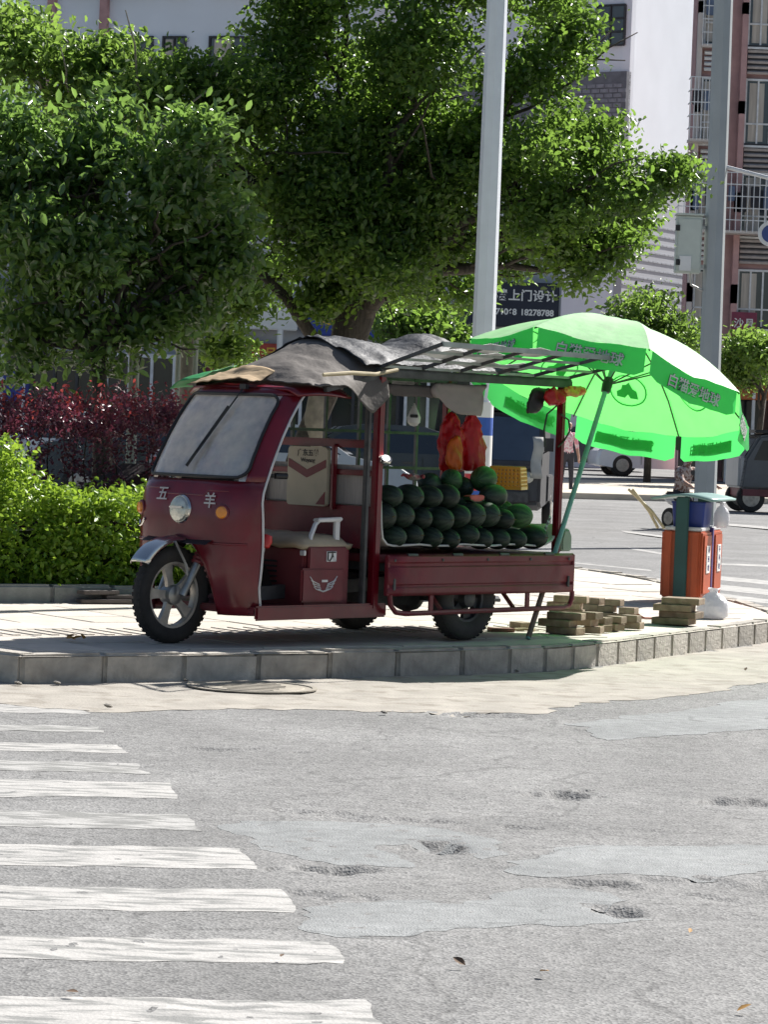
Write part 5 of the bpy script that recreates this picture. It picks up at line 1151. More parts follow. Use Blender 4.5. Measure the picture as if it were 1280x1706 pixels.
MB().box(((a + b) / 2) + np.array([0, -.139, 0]), (abs(b[0] - a[0]) * .9, .018, abs(b[2] - a[2]) * .9)).build('cabinet_door', cbm, cbx, bevel=.006)
q = rel(1140, 440); MB().box(q + np.array([0, -.155, 0]), (.16, .014, .2)).build('notice_plate', WHITEP, cbx)
for py in (381, 438): q = rel(1128, py); MB().box(q + np.array([0, -.155, 0]), (.06, .014, .08)).build('hinge', BLACK, cbx)
MB().box((a[0] * .5 + b[0] * .5, a[1], b[2] + .02), (abs(b[0] - a[0]) * 1.08, .32, .03)).build('cabinet_lid', cbm, cbx, bevel=.006)
for py in (380, 445): q = rel(1176, py); MB().bar((b[0] - .02, q[1], q[2]), (b[0] + .12, q[1], q[2]), .05, .05).build('bracket', STEEL, gp_)
MB().tube([rel(1150, 456), rel(1152, 475), rel(1172, 485)], .018, 8).build('conduit', STEEL, gp_)
q0, q1 = rel(1203, 277), rel(1300, 302); MB().tube([q0, q1], .028, 10).build('sign_arm', SILVER, gp_)
q = rel(1284, 390); MB().lathe([(.17, -.015), (.17, .015)], q, (0, 1, 0), 28).build('round_sign', WHITEP, gp_); MB().lathe([(.12, -.022), (.12, -.016)], q, (0, 1, 0), 28).build('sign_face', M('sign_blue', (.05, .08, .25), .5), gp_)
q = rel(1196, 450); MB().box(q + np.array([.02, -.02, 0]), (.02, .14, .42)).build('pole_notice', M('banner_navy', (.03, .04, .25), .5), gp_)

# ================================================================== BUILDINGS
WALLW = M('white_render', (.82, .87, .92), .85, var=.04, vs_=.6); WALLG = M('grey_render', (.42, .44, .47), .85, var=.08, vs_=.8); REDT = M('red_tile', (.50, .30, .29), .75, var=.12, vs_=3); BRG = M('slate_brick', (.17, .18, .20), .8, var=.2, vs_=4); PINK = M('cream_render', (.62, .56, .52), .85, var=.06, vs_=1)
FRAMEW = M('white_window_frame', (.72, .73, .74), .5); FRAMED = M('dark_window_frame', (.04, .04, .045), .5); LOUV = M('louvre', (.42, .38, .37), .6); CURT = M('curtain', (.55, .50, .44), .9, var=.2, vs_=3, streak=(4, 4, .3))
def window(parent, x0, x1, z0, z1, fm, nx=2, transom=True, y=0.0, curtain=False):
    """window in a wall whose outside faces local -y"""
    wv = MB().box(((x0 + x1) / 2, y + .06, (z0 + z1) / 2), (x1 - x0, .08, z1 - z0)).build('window', WINDOW, parent)
    m = MB(); t = .06
    for x in (x0, x1): m.box((x, y, (z0 + z1) / 2), (t, .12, z1 - z0 + t))
    for z in (z0, z1): m.box(((x0 + x1) / 2, y, z), (x1 - x0 - t, .12, t))
    for i in range(1, nx): m.box((x0 + (x1 - x0) * i / nx, y + .005, (z0 + z1) / 2), (.05, .10, z1 - z0 - t))
    if transom: m.box(((x0 + x1) / 2, y + .008, z0 + (z1 - z0) * .32), (x1 - x0 - t, .09, .05))
    m.build('window_frame', fm, wv); MB().box(((x0 + x1) / 2, y - .06, z0 - .06), (x1 - x0 + .2, .2, .06)).build('sill', fm, wv)
    if curtain: MB().box((x0 + (x1 - x0) * .3, y + .018, (z0 + z1) / 2), ((x1 - x0) * .4, .02, (z1 - z0) * .9)).build('curtain', CURT, wv)
# --- shops across the street (Y = 60)
YS = 60.0; sx = lambda px: at(px, 560, YS)[0]; sz = lambda py, px=640: at(px, py, YS)[2]
shop = thing('shop_row', 'two storey row of dim shops behind the trees, signboards over dark shopfronts', 'building', (0, YS, far_z(YS)))
zz = far_z(YS)
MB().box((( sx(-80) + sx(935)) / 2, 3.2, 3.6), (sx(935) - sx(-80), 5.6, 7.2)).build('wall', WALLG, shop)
for i in range(8):
    x0 = sx(-70 + i * 125); x1 = sx(-70 + i * 125 + 112)
    w1 = MB().box(((x0 + x1) / 2, .25, 1.35), (x1 - x0, .3, 2.6)).build('shopfront', CARGLASS, shop)
    m = MB(); [m.box((x0 + (x1 - x0) * k / 3, .06, 1.35), (.06, .10, 2.6)) for k in range(4)]; m.box(((x0 + x1) / 2, .07, 2.62), (x1 - x0, .1, .08)); m.build('shopfront_frame', FRAMED if i % 2 else FRAMEW, w1)
    window(shop, x0 + .3, x1 - .3, 5.2, 6.6, FRAMEW, 2, True, .38)
def sign(px0, py0, px1, py1, mat, txt=None, tm=None, size=.3, name='signboard', two=None):
    x0, x1 = sx(px0), sx(px1); z1, z0 = sz(py0, (px0 + px1) / 2) - zz, sz(py1, (px0 + px1) / 2) - zz
    b = MB().box(((x0 + x1) / 2, .22, (z0 + z1) / 2), (x1 - x0, .34, z1 - z0)).build(name, mat, shop, bevel=.02)
    if txt:
        for i_, c_ in enumerate(txt): link('lettering', text_mesh(c_, size, .006), tm, b, frame_mat(((x0 + x1) / 2 + (i_ - (len(txt) - 1) / 2) * size * 1.02, .04, (z0 + z1) / 2 + (size * .7 if two else 0)), (1, 0, 0), (0, 0, 1)))
    if two:
        for i_, c_ in enumerate(two.split()): link('lettering', text_mesh(c_, size * .7, .006), tm, b, frame_mat((x0 + (x1 - x0) * (.27 if i_ == 0 else .72), .04, (z0 + z1) / 2 - size * .65), (1, 0, 0), (0, 0, 1)))
sign(800, 470, 930, 545, DARKBLUE, '免费上门设计', WHITEP, .24, two='0771068 18278788')
sign(640, 510, 790, 585, DARKBLUE, '装饰', WHITEP, .30); sign(505, 500, 625, 560, M('blue_sign', (.02, .05, .30), .5), '建材', M('yellow_letter', (.6, .4, .05), .5), .4)
sign(330, 500, 495, 548, WHITEP); sign(410, 572, 470, 610, M('red_sign', (.42, .05, .03), .5), '食品', M('gold_letter', (.7, .42, .05), .5), .28); sign(385, 556, 408, 640, WHITEP, None); sign(340, 600, 380, 640, M('maroon_sign', (.22, .02, .04), .5))
sign(-60, 470, 320, 540, M('dull_sign', (.10, .11, .14), .6)); sign(-40, 618, 52, 668, M('blue_hoarding', (.03, .05, .30), .5), name='hoarding')
for px in (376, 468): MB().cyl((sx(px), -.4, 0), (sx(px), -.4, sz(550, px) - zz), .06).build('pillar', WHITEP, shop)
# --- tall white flats far left (Y = 105)
YA = 105.0; q = at(60, 300, YA); fl = thing('white_flats', 'white apartment block with brown window bands rising above the trees', 'building', (q[0], YA, far_z(YA)), R_(-16))
MB().box((5.5, 4.2, 10), (13, 8, 20)).build('wall', WALLW, fl)
for fz in (5.2, 8.4, 11.6, 14.8, 17.6):
    for x0, x1 in ((.95, 2.05), (2.55, 4.1), (4.5, 5.3), (6.2, 7.8), (8.3, 9.8)): window(fl, x0, x1, fz + .9, fz + 2.6, FRAMED, 2, False, .12, True)
for x in (.35, 2.3): MB().box((x, .1, 10), (.28, .28, 20)).build('pilaster', REDT, fl)
# --- white gable building (Y about 85)
YB = 101.0; q = at(1046, 200, YB); gb_ = thing('gable_building', 'white rendered building with blank end wall and dark slate brick bands', 'building', (q[0], YB, far_z(YB)))
dl = Vector((-.84, .54, 0)); dr = Vector((.50, .866, 0)); Lr = (at(1167, 200, YB)[0] - q[0]) / .50 * 1.40
def face(o, d, L, z0, z1, off): 
    nn = Vector((d.y, -d.x, 0)); nn = nn if nn.y < 0 else -nn
    m = MB(); c = o + d * (L / 2) + nn * off; m.box((c.x, c.y, (z0 + z1) / 2), (L, .3, z1 - z0), Matrix((d, nn, Vector((0, 0, 1)))).transposed()); return m
zB = lambda py: at(1046, py, YB)[2] - far_z(YB)
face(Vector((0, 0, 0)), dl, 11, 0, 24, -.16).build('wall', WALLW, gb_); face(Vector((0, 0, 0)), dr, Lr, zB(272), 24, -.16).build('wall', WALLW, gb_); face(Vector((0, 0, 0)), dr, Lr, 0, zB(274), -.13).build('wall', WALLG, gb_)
bandw = MB(); 
band = face(Vector((0, 0, 0)), dl, 11, zB(238), zB(120), .03).build('brick_band', BRG, gb_)
m = MB(); nl_ = Vector((-dl.y, dl.x, 0)); nl_ = nl_ if nl_.y < 0 else -nl_; Rl = Matrix((dl, nl_, Vector((0, 0, 1)))).transposed()
for r in range(12):
    for k in range(7):
        c = dl * (.15 + .34 * k + (.17 if r % 2 else 0)) + nl_ * .19; m.box((c.x, c.y, zB(238) + .08 + r * .165), (.30, .03, .12), Rl)
o = m.build('brick_courses', M('slate_brick_light', (.27, .28, .31), .8, var=.2), gb_, smooth=False); o['kind'] = 'stuff'
nr_ = Vector((dr.y, -dr.x, 0)); Rr_ = Matrix((dr, nr_, Vector((0, 0, 1)))).transposed(); m = MB()
for r in range(26):
    for k in range(int(Lr / .36)):
        c = dr * (.2 + .36 * k + (.18 if r % 2 else 0)) + nr_ * .03; m.box((c.x, c.y, .8 + r * .3), (.33, .03, .05), Rr_)
o = m.build('brick_courses', M('pale_slate', (.36, .38, .41), .85), gb_, smooth=False); o['kind'] = 'stuff'
def side_window(s0, s1, py0, py1, fm, nx):
    w_ = thing('tmp', None, None); nm = frame_mat((0, 0, 0), dl * -1, (0, 0, 1)); z1, z0 = zB(py0), zB(py1)
    c = dl * ((s0 + s1) / 2) + nl_ * .02; wv = MB().box((c.x, c.y, (z0 + z1) / 2), (s1 - s0, .10, z1 - z0), Rl).build('window', WINDOW, gb_); bpy.data.objects.remove(w_)
    m = MB(); 
    for s in [s0 + (s1 - s0) * i / nx for i in range(nx + 1)]: c = dl * s + nl_ * .06; m.box((c.x, c.y, (z0 + z1) / 2), (.06, .12, z1 - z0), Rl)
    for z in [z0 + (z1 - z0) * i / 3 for i in range(4)]: c = dl * ((s0 + s1) / 2) + nl_ * .065; m.box((c.x, c.y, z), (s1 - s0, .11, .06), Rl)
    m.build('window_frame', fm, wv)
side_window(.22, 1.30, 8, 75, FRAMED, 2); side_window(.5, .8, 155, 200, FRAMEW, 2); side_window(2.2, 3.2, 8, 75, FRAMED, 2); side_window(2.2, 3.2, 140, 200, FRAMEW, 2); side_window(.22, 1.30, -190, -120, FRAMED, 2)
# --- red apartment building (Y = 92)
YR = 87.0; rx = lambda px: at(px, 300, YR)[0] - RX0; rz = lambda py: at(1230, py, YR)[2] - far_z(YR); RX0 = at(1152, 300, YR)[0]
rb_ = thing('red_apartment_building', 'red tiled apartment building with white windows, louvred strips and caged balconies', 'building', (RX0, YR, far_z(YR)))
MB().box((4.5, .8, 9), (9.0, 1.2, 18)).build('wall', REDT, rb_)
for k, (py0, py1) in enumerate(((-40, 76), (132, 240), (290, 392), (450, 545), (-200, -90))):
    z1, z0 = rz(py0), rz(py1)
    for x0, x1 in ((rx(1165), rx(1192)), (rx(1238), rx(1300)), (rx(1320), rx(1380))): window(rb_, x0, x1, z0, z1, FRAMEW, 3 if x1 - x0 > .8 else 1, True, .14, True)
    MB().box(((rx(1238) + rx(1300)) / 2, .13, rz(py1 + 22)), (rx(1300) - rx(1238), .12, .82)).build('louvre_back', M('louvre_dark', (.05, .045, .05), .7) if 'louvre_dark' not in bpy.data.materials else bpy.data.materials['louvre_dark'], rb_)
    for j in range(5): MB().box(((rx(1238) + rx(1300)) / 2, .05, rz(py1 + 8 + j * 9)), (rx(1300) - rx(1238), .10, .07), Matrix.Rotation(.5, 3, 'X')).build('louvre_slat', LOUV, rb_)
    for j in range(4): MB().box((rx(1178), .05, rz(py1 + 14 + j * 9)), (.42, .10, .08), Matrix.Rotation(.5, 3, 'X')).build('louvre_slat', FRAMEW, rb_)
    MB().box((rx(1231), .0, rz(py1 + 22)), (.17, .3, 3.2)).build('pilaster', REDT, rb_); MB().box((rx(1157), .02, rz(py1 + 22)), (.14, .26, 3.2)).build('pilaster', PINK, rb_)
def cage(px0, px1, py0, py1, dep, nx, name='balcony_cage'):
    x0, x1 = rx(px0), rx(px1); z1, z0 = rz(py0), rz(py1); b = MB().box(((x0 + x1) / 2, -dep / 2, z0), (x1 - x0, dep, .08)).build(name, PINK, rb_)
    m = MB(); [m.box((x0 + (x1 - x0) * i / nx, -dep, (z0 + z1) / 2), (.022, .022, z1 - z0)) for i in range(nx + 1)]; [m.box(((x0 + x1) / 2, -dep, z0 + (z1 - z0) * j / 5), (x1 - x0, .026, .026)) for j in range(1, 6)]
    [m.box((x, -dep / 2, z0 + (z1 - z0) * j / 5), (.026, dep, .026)) for x in (x0, x1) for j in range(1, 6)]; m.build('cage_bars', FRAMEW, b)
    lm = [M('laundry_' + n_, c_, .9) if 'laundry_' + n_ not in bpy.data.materials else bpy.data.materials['laundry_' + n_] for n_, c_ in (('plum', (.12, .04, .05)), ('pale', (.5, .46, .44)), ('dark', (.05, .05, .06)), ('blue', (.15, .2, .3)))]
    k = int((x1 - x0) / .34)
    for i in range(k): 
        h_ = random.uniform(.4, .8); MB().box((x0 + .2 + i * .34, -dep * .5, z1 - .35 - h_ / 2), (random.uniform(.16, .28), .06, h_)).build('laundry', random.choice(lm), b, bevel=.02)
cage(1142, 1190, 136, 240, .7, 8); cage(1128, 1300, 292, 390, .8, 18); cage(1160, 1195, -30, 80, .25, 4)
q = MB().box(((rx(1228) + rx(1270)) / 2, -.1, rz(545)), (rx(1270) - rx(1228), .12, .85)).build('signboard', M('plum_sign', (.22, .03, .07), .5), rb_)
[link('lettering', text_mesh(c_, .3, .004), WHITEP, q, frame_mat(((rx(1228) + rx(1270)) / 2 + (i_ - .5) * .31, -.17, rz(540)), (1, 0, 0), (0, 0, 1))) for i_, c_ in enumerate('沙县')]
for i in range(5): MB().box((rx(1180) + i * 1.3, .0, 1.4), (1.1, .3, 2.6)).build('shopfront', CARGLASS, rb_)
aw_ = MB(); P = [[(rx(1215) + 2.4 * i / 6, -1.2 * j / 3, rz(640) - .35 * j / 3 - (.10 if j == 3 else 0)) for j in range(4)] for i in range(7)]; aw_.grid(P); o = aw_.build('awning', M('orange_awning', (.55, .16, .04), .6), rb_); solid(o, .03)
for i in range(4): MB().cyl((rx(1222) + i * .72, -1.15, 0), (rx(1222) + i * .72, -1.15, rz(655)), .05).build('awning_post', WHITEP, rb_)

# ================================================================== VEHICLES BEHIND
def tyre_wheel(parent, c, r, wd, n=24):
    t = MB().lathe([(r * .6, -wd / 2), (r * .93, -wd / 2), (r, -wd * .3), (r, wd * .3), (r * .93, wd / 2), (r * .6, wd / 2)], c, (0, 1, 0), n).build('wheel', RUBBER, parent)
    m = MB(); m.lathe([(r * .58, -wd * .52), (r * .62, -wd * .5), (r * .62, wd * .5), (r * .58, wd * .52)], c, (0, 1, 0), n)
    for k in range(5):
        a = k * 2 * math.pi / 5; u = Vector((math.cos(a), 0, math.sin(a))); v = Vector((-math.sin(a), 0, math.cos(a))); cc = V3(c)
        for s_ in (-1, 1): m.rings([[cc + u * d + v * sx_ * w_ + Vector((0, s_ * wd * (.53 + .02 * q_), 0)) for sx_, q_ in ((-1, 0), (1, 0), (1, 1), (-1, 1))] for d, w_ in ((.02, .05), (r * .6, .035))])
    m.build('rim', ALLOY, t); return t
def car(label, loc, rz_, paint, group='parked cars'):
    """hatchback: local x forward, y left"""
    root = thing('parked_car', label, 'car', loc, rz_, group); Lc, Wc = 4.1, 1.72
    prof = [(-2.05, .42), (-2.03, .80), (-1.93, .98), (-1.70, 1.02), (-1.35, 1.38), (-1.05, 1.47), (-.2, 1.50), (.35, 1.43), (.95, 1.02), (1.25, .96), (1.75, .86), (1.98, .72), (2.05, .50), (2.03, .30), (1.65, .24), (-1.65, .24), (-2.02, .28)]
    def sec(y, k, dz): return [(x * (1 - .03 * k) , y * (1 - (.16 * max(0, (z - .95) / .55))), z - dz) for x, z in prof]
    m = MB(); m.rings([sec(y * Wc / 2, k, 0) for y, k in ((-1, 1), (-.94, .3), (-.6, 0), (0, -.3), (.6, 0), (.94, .3), (1, 1))]); b = m.build('body', paint, root, ang=40)
    for s_ in (-1, 1):
        def sp_(x, z): return (x, s_ * (Wc / 2 * (1 - (.16 * max(0, (z - .95) / .55))) + .004), z)
        for poly in ([(-1.5, 1.03), (-1.18, 1.34), (-.35, 1.42), (-.35, 1.03)], [(-.28, 1.03), (-.28, 1.42), (.28, 1.36), (.80, 1.03)]):
            MB().add([sp_(*q) for q in poly], [tuple(range(len(poly)))]).build('side_window', CARGLASS, b, smooth=False)
        m = MB(); [m.bar(sp_(x, .97), sp_(x, .35), .012, .008) for x in (-1.0, -.32, .72)]; m.build('door_gap', BLACK, b)
        for x in (-.75, .1): MB().box((x, s_ * (Wc / 2 + .012), .88), (.18, .03, .03)).build('door_handle', paint, b, bevel=.006)
        MB().lathe([(.001, -.11), (.07, -.06), (.085, 0), (.07, .06), (.001, .11)], (.66, s_ * (Wc / 2 + .08), 1.0), (0, 0, 1), 12).build('wing_mirror', paint, b)
        MB().box((1.86, s_ * .62, .70), (.22, .34, .14)).build('headlamp', LENS, b, bevel=.04); MB().box((-1.98, s_ * .66, .80), (.10, .26, .2)).build('tail_lamp', M('tail_red', (.4, .02, .02), .3) if 'tail_red' not in bpy.data.materials else bpy.data.materials['tail_red'], b, bevel=.02)
        for x in (-1.28, 1.28):
            MB().lathe([(.365, -.10), (.365, .0)], (x, s_ * (Wc / 2 - .05), .33), (0, s_, 0), 24).build('wheel_arch', BLACK, b); tyre_wheel(root, (x, s_ * (Wc / 2 - .085), .315), .315, .19)
    for x0, z0, x1, z1 in ((.98, 1.03, .40, 1.42), (-1.66, 1.05, -1.34, 1.36)):
        P = [[(x0 + (x1 - x0) * i / 4 + (.02 if x0 > 0 else -.03), y * (.72 - .10 * i / 4), z0 + (z1 - z0) * i / 4 + .012) for y in (-1, -.5, 0, .5, 1)] for i in range(5)]; MB().grid(P).build('windscreen', CARGLASS, b)
    return root
WCAR = M('white_car_paint', (.80, .81, .82), .25, var=.03, coat=.6); SCAR = M('silver_car_paint', (.42, .44, .47), .3, .4, var=.03, coat=.6); BCAR = M('dark_car_paint', (.03, .035, .045), .25, var=.05, coat=.6)
def gl(px, py, Y): q = at(px, py, Y); return (q[0], Y, far_z(Y))
car('white hatchback parked beyond the side street, below the parasol flaps', gl(1098, 780, 90), math.pi + .12, WCAR)
car('white car half hidden behind the red hedge near the shops', gl(118, 700, 52), math.pi - .2, WCAR); car('silver car seen through the open tricycle cab', gl(470, 760, 46), .15, SCAR); car('dark car parked by the shops, glimpsed behind the melon load', gl(600, 750, 50), math.pi + .05, BCAR)
car('dark car parked in the shade left of the white hatchback', gl(975, 770, 97), math.pi, BCAR); car('silver car beyond the grey three-wheeler at the picture edge', gl(1275, 730, 100), .3, SCAR); car('dark car between the hedge and the shops', gl(265, 700, 50), 0.1, BCAR)
# --- blue-grey three-wheeler facing the camera behind the load
q = gl(848, 890, 46); tk = thing('parked_three_wheeler', 'dark three-wheeler with blue grey windscreen parked facing the road behind the melons', 'tricycle', q, R_(-97))
DK = M('dark_grey_body', (.05, .05, .055), .5, var=.2); BG = M('blue_grey_screen', (.05, .075, .12), .35, var=.1)
m = MB(); m.prism([(-.9, .35), (-.9, 1.75), (.2, 1.85), (.55, 1.75), (.78, 1.02), (.88, .95), (.90, .40), (.6, .30)], lambda a, b, t: (a, t, b), -.52, .52); bd = m.build('cab', DK, tk, bevel=.05)
MB().add([(.585, -.45, 1.70), (.585, .45, 1.70), (.795, .47, 1.04), (.795, -.47, 1.04)], [(0, 1, 2, 3)]).build('windscreen', BG, tk)
MB().box((.15, 0, 1.84), (1.05, 1.16, .10)).build('roof', BLACK, tk, bevel=.03)
for y in (-.33, .33): MB().lathe([(.085, -.03), (.085, .02), (.05, .05), (.001, .06)], (.90, y, .80), (1, 0, 0), 18).build('headlamp', LENS, tk)
for y in (-.62, .62): MB().tube([(.72, y * .8, 1.15), (.80, y, 1.22)], .012, 6).box((.80, y, 1.30), (.03, .14, .2)).build('mirror', BLACK, tk)
tyre_wheel(tk, (.72, 0, .25), .25, .11)
for y in (-.5, .5): tyre_wheel(tk, (-1.0, y, .26), .26, .13)
MB().box((-1.0, 0, .62), (1.2, 1.1, .42)).build('cargo_box', DK, tk, bevel=.02); MB().box((.93, 0, .5), (.04, .7, .16)).build('bumper', STEELD, tk, bevel=.01)
o = MB().grid([[(.03 * math.sin(i * 1.3), .16 * j / 3 + .02 * math.sin(i), -.62 * i / 7) for j in range(4)] for i in range(8)]).build('hanging_cloth', M('pale_rag', (.45, .45, .42), .9)); q2 = at(888, 728, 45.0); o.location = V3(q2); o.rotation_euler = (0, 0, R_(-90)); solid(o, .02); tag(o, 'pale rag hung on the mirror of the dark three-wheeler', 'rag')
# --- grey box three-wheeler at the right edge
q = gl(1285, 860, 59); tk = thing('parked_three_wheeler', 'grey closed three-wheeler with open side window waiting at the edge of the side street', 'tricycle', q, math.pi + .15)
GB = M('grey_body', (.10, .11, .12), .45, var=.1); LG = M('light_grey_body', (.40, .41, .41), .45, var=.06); RD = M('dark_red_sill', (.16, .04, .05), .5)
m = MB(); m.prism([(-1.3, .45), (-1.3, 1.50), (-.2, 1.58), (.45, 1.50), (.72, 1.05), (.80, .45)], lambda a, b, t: (a, t, b), -.55, .55); m.build('cab', GB, tk, bevel=.05)
MB().box((.70, 0, .78), (.26, 1.0, .62)).build('nose_panel', LG, tk, bevel=.04); MB().box((-.25, 0, .40), (2.0, 1.0, .2)).build('sill', RD, tk, bevel=.02)
for s_ in (-1, 1):
    MB().add([(.38, s_ * .554, 1.40), (-.25, s_ * .554, 1.46), (-.25, s_ * .554, 1.02), (.55, s_ * .554, 1.02)], [(0, 1, 2, 3)]).build('side_window', CARGLASS, tk)
    MB().box((.22, s_ * .553, .75), (.012, .012, .6)).build('door_gap', BLACK, tk); MB().box((-.6, s_ * .553, .75), (.5, .012, .5)).build('side_panel', LG, tk)
    tyre_wheel(tk, (-1.0, s_ * .5, .27), .27, .13); tyre_wheel(tk, (.55, s_ * .42, .28), .28, .12)
MB().box((-.3, 0, 1.58), (1.7, 1.12, .06)).build('roof', BLACK, tk, bevel=.02)
MB().add([(.46, -.45, 1.49), (.46, .45, 1.49), (.73, .47, 1.07), (.73, -.47, 1.07)], [(0, 1, 2, 3)]).build('windscreen', CARGLASS, tk)
# --- scooter
q = gl(1152, 820, 48); sc2 = thing('scooter', 'pale motor scooter with white front shield partly hidden by the grey pole', 'scooter', q, -.95)
SW = M('scooter_white', (.68, .67, .66), .35, coat=.4)
m = MB(); m.rings([[(x, math.cos(a) * w_, z + math.sin(a) * h_) for a in [i * math.pi / 6 for i in range(12)]] for x, z, w_, h_ in ((-.85, .70, .05, .04), (-.6, .66, .14, .14), (-.2, .58, .16, .16), (.05, .42, .13, .10), (.3, .34, .13, .05), (.48, .40, .14, .08))]); m.build('body', SW, sc2, ang=180)
MB().prism([(.42, .35), (.56, .40), (.52, .95), (.42, 1.0), (.40, .9)], lambda a, b, t: (a, t, b), -.17, .17).build('front_shield', SW, sc2, bevel=.03)
MB().box((-.35, 0, .77), (.65, .26, .09)).build('seat', BLACK, sc2, bevel=.03); hbr = MB().tube([(.36, -.33, 1.04), (.44, 0, 1.02), (.36, .33, 1.04)], .015, 8).build('handlebar', BLACK, sc2)
for y in (-.3, .3): MB().tube([(.4, y * .8, 1.04), (.38, y, 1.22)], .008, 6).lathe([(.06, -.01), (.06, .01)], (.38, y, 1.25), (1, 0, 0), 12).build('mirror', BLACK, sc2)
tyre_wheel(sc2, (.62, 0, .23), .23, .10); tyre_wheel(sc2, (-.62, 0, .23), .23, .11)

# ================================================================== PEOPLE
def person(label, loc, rz_, J, radii, cols, group=None):
    """one skinned surface; J: joint name -> (x, y, z) metres, +x is the facing direction; faces coloured by where they lie"""
    names = list(J); idx = {n_: i for i, n_ in enumerate(names)}
    E_ = [('pelvis', 'waist'), ('waist', 'chest'), ('chest', 'neck'), ('neck', 'headb'), ('headb', 'head'), ('head', 'crown')]
    for s_ in 'LR': E_ += [('chest', 'sh' + s_), ('sh' + s_, 'el' + s_), ('el' + s_, 'wr' + s_), ('wr' + s_, 'pa' + s_), ('pa' + s_, 'f1' + s_), ('pa' + s_, 'th' + s_), ('pelvis', 'hi' + s_), ('hi' + s_, 'kn' + s_), ('kn' + s_, 'an' + s_), ('an' + s_, 'to' + s_)]
    me = bpy.data.meshes.new('body'); me.from_pydata([J[n_] for n_ in names], [(idx[a], idx[b]) for a, b in E_], []); o = bpy.data.objects.new('body', me); COL.objects.link(o)
    md = o.modifiers.new('skin', 'SKIN'); md.use_smooth_shade = True; o.modifiers.new('sub', 'SUBSURF').levels = 2
    for n_ in names:
        r = radii.get(n_, radii.get(n_[:2], .05)); sv = me.skin_vertices[0].data[idx[n_]]; sv.radius = r if isinstance(r, tuple) else (r, r); sv.use_root = n_ == 'pelvis'
    bpy.context.view_layer.update(); m2 = bpy.data.meshes.new_from_object(o.evaluated_get(bpy.context.evaluated_depsgraph_get())); bpy.data.objects.remove(o)
    m2.materials.clear(); keys = list(cols); [m2.materials.append(cols[k]) for k in keys]
    zn, zw = J['neck'][2], J['pelvis'][2]; hd = Vector(J['head']); 
    segs = [(Vector(J['el' + s_]), Vector(J['pa' + s_])) for s_ in 'LR']; legs = [(Vector(J['hi' + s_]), Vector(J['kn' + s_])) for s_ in 'LR'] + [(Vector(J['kn' + s_]), Vector(J['an' + s_])) for s_ in 'LR']; feet = [(Vector(J['an' + s_]), Vector(J['to' + s_])) for s_ in 'LR']; body = [(Vector(J['waist']), Vector(J['neck']))] + [(Vector(J['sh' + s_]), Vector(J['el' + s_])) for s_ in 'LR']; hs_ = [(Vector(J['headb']), Vector(J['crown']))]
    def dist(c, a, b): t = max(0, min(1, (c - a).dot(b - a) / max((b - a).length_squared, 1e-9))); return (c - a - (b - a) * t).length
    for p_ in m2.polygons:
        c = p_.center; D = {'skin': min(dist(c, *q_) for q_ in segs), 'trousers': min(dist(c, *q_) for q_ in legs) - .02, 'shoes': min(dist(c, *q_) for q_ in feet) + .0, 'shirt': min(dist(c, *q_) for q_ in body) - .05, 'head': dist(c, *hs_[0])}
        k = min(D, key=D.get)
        if k == 'head': k = 'hair' if (c.z > hd.z + .05 or c.x < hd.x - .02) else 'skin'
        p_.material_index = keys.index(k); p_.use_smooth = True
    m2.name = 'body'; root = thing('person', label, 'person', loc, rz_, group); b = link('body', m2, None, root)
    hx_, hy_, hz_ = J['head']; fx = hx_ + .088
    MB().lathe([(.001, -.012), (.014, 0), (.004, .03)], (fx, hy_, hz_ - .02), (0, 0, 1), 8).build('nose', cols['skin'], root)
    for s_ in (-1, 1):
        MB().lathe([(.001, -.009), (.009, 0), (.001, .009)], (fx - .012, hy_ + s_ * .032, hz_ + .012), (1, 0, 0), 8).build('eye', BLACK, root); MB().lathe([(.001, -.012), (.018, 0), (.001, .012)], (hx_ - .005, hy_ + s_ * .080, hz_ - .005), (0, 1, 0), 10).build('ear', cols['skin'], root)
    MB().box((fx - .012, hy_, hz_ - .055), (.012, .045, .010)).build('mouth', M('lips', (.35, .12, .10), .5) if 'lips' not in bpy.data.materials else bpy.data.materials['lips'], root, bevel=.003)
    return root
RAD = {'pelvis': (.15, .12), 'waist': (.135, .10), 'chest': (.155, .11), 'neck': .05, 'headb': .062, 'head': (.078, .09), 'crown': (.062, .07), 'sh': .062, 'el': .042, 'wr': .030, 'pa': (.036, .020), 'f1': .014, 'th': .013, 'hi': .085, 'kn': .058, 'an': .042, 'to': .034}
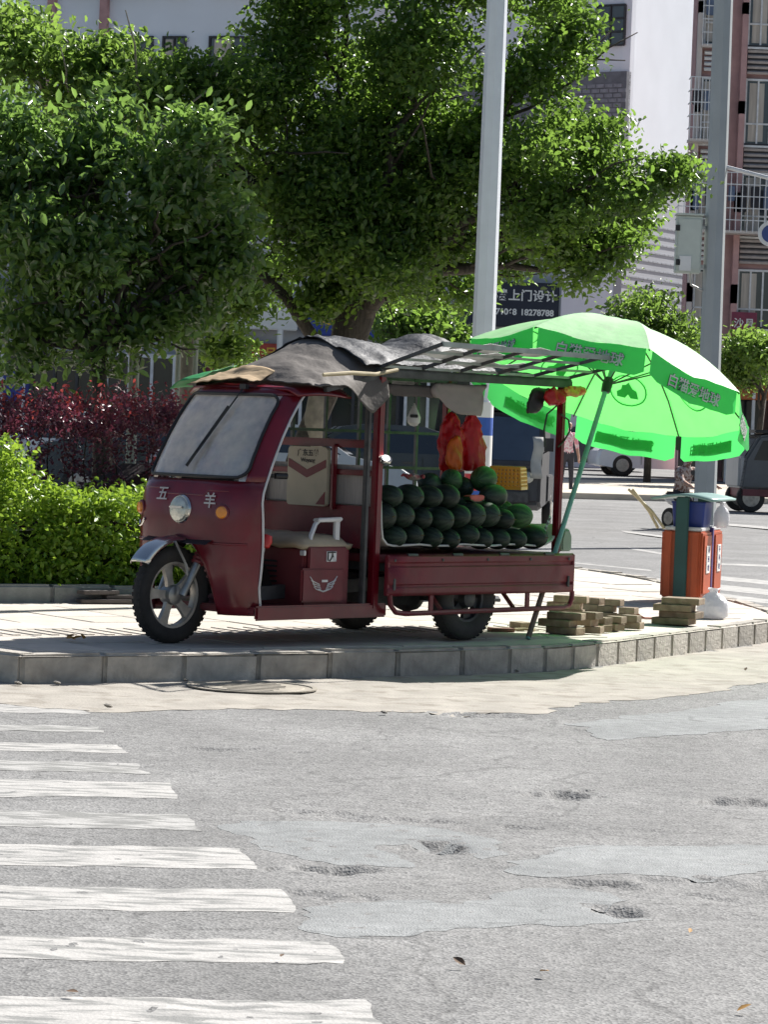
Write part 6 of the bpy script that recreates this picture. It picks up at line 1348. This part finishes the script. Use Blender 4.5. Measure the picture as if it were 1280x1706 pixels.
def standing(turn=.0, arm=.0):
    J = {'pelvis': (0, 0, .90), 'waist': (0, 0, 1.05), 'chest': (.0, 0, 1.24), 'neck': (.0, 0, 1.40), 'headb': (.015, 0, 1.46), 'head': (.025, 0, 1.53), 'crown': (.015, 0, 1.61)}
    for s_, y in (('L', 1), ('R', -1)):
        J.update({'sh' + s_: (0, .17 * y, 1.35), 'el' + s_: (-.03 + arm * .2, .24 * y, 1.08), 'wr' + s_: (.06 + arm * .3, .25 * y, .85 + arm * .2), 'pa' + s_: (.08 + arm * .35, .25 * y, .79 + arm * .22), 'f1' + s_: (.11 + arm * .38, .245 * y, .70 + arm * .22), 'th' + s_: (.13 + arm * .35, .215 * y, .76 + arm * .22), 'hi' + s_: (0, .09 * y, .84), 'kn' + s_: (.03 * y, .10 * y, .46), 'an' + s_: (-.02 + .05 * y, .105 * y, .07), 'to' + s_: (.13 + .05 * y, .12 * y, .04)})
    return J
def seated():
    J = {'pelvis': (-.25, 0, .90), 'waist': (-.23, 0, 1.04), 'chest': (-.17, 0, 1.22), 'neck': (-.13, 0, 1.37), 'headb': (-.11, 0, 1.43), 'head': (-.09, 0, 1.50), 'crown': (-.10, 0, 1.58)}
    for s_, y in (('L', 1), ('R', -1)):
        J.update({'sh' + s_: (-.15, .17 * y, 1.32), 'el' + s_: (.06, .24 * y, 1.12), 'wr' + s_: (.28, .28 * y, 1.06), 'pa' + s_: (.34, .29 * y, 1.06), 'f1' + s_: (.40, .29 * y, 1.03), 'th' + s_: (.36, .26 * y, 1.02), 'hi' + s_: (-.2, .10 * y, .86), 'kn' + s_: (.18, .17 * y, .86), 'an' + s_: (.10, .19 * y, .42), 'to' + s_: (.24, .20 * y, .385)})
    return {k: (v[0], v[1], v[2] - .345) for k, v in J.items()}
def cloths(sh, tr, hair=(.02, .016, .014)): return {'skin': M('skin_tone', (.46, .27, .19), .55), 'shirt': sh, 'trousers': tr, 'hair': M('dark_hair', hair, .5), 'shoes': BLACK}
def plaid(n_, a, b): return M(n_, a, .85, var=.1, col2=b, c2s=22, c2t=(.45, .52))
NAVY = M('dark_trousers', (.03, .03, .04), .85)
person('person in a pink checked shirt and dark trousers standing behind the rear canopy post', gl(943, 815, 66), R_(-70), standing(), RAD, cloths(plaid('pink_check', (.62, .26, .32), (.70, .60, .60)), NAVY), 'people across the street')
person('person in a red and white top standing beside the dark three-wheeler', gl(912, 815, 67), R_(-110), standing(0, .4), RAD, cloths(plaid('red_white', (.45, .05, .07), (.65, .6, .58)), NAVY), 'people across the street')
sc2.scale = (.78, .78, .74); q = np.array(gl(1152, 820, 48)); person('person in a brown patterned top sitting on the pale scooter by the grey pole', (q[0], q[1], q[2]), -.95, seated(), RAD, cloths(plaid('brown_pattern', (.22, .12, .09), (.5, .42, .38)), NAVY), 'people across the street')
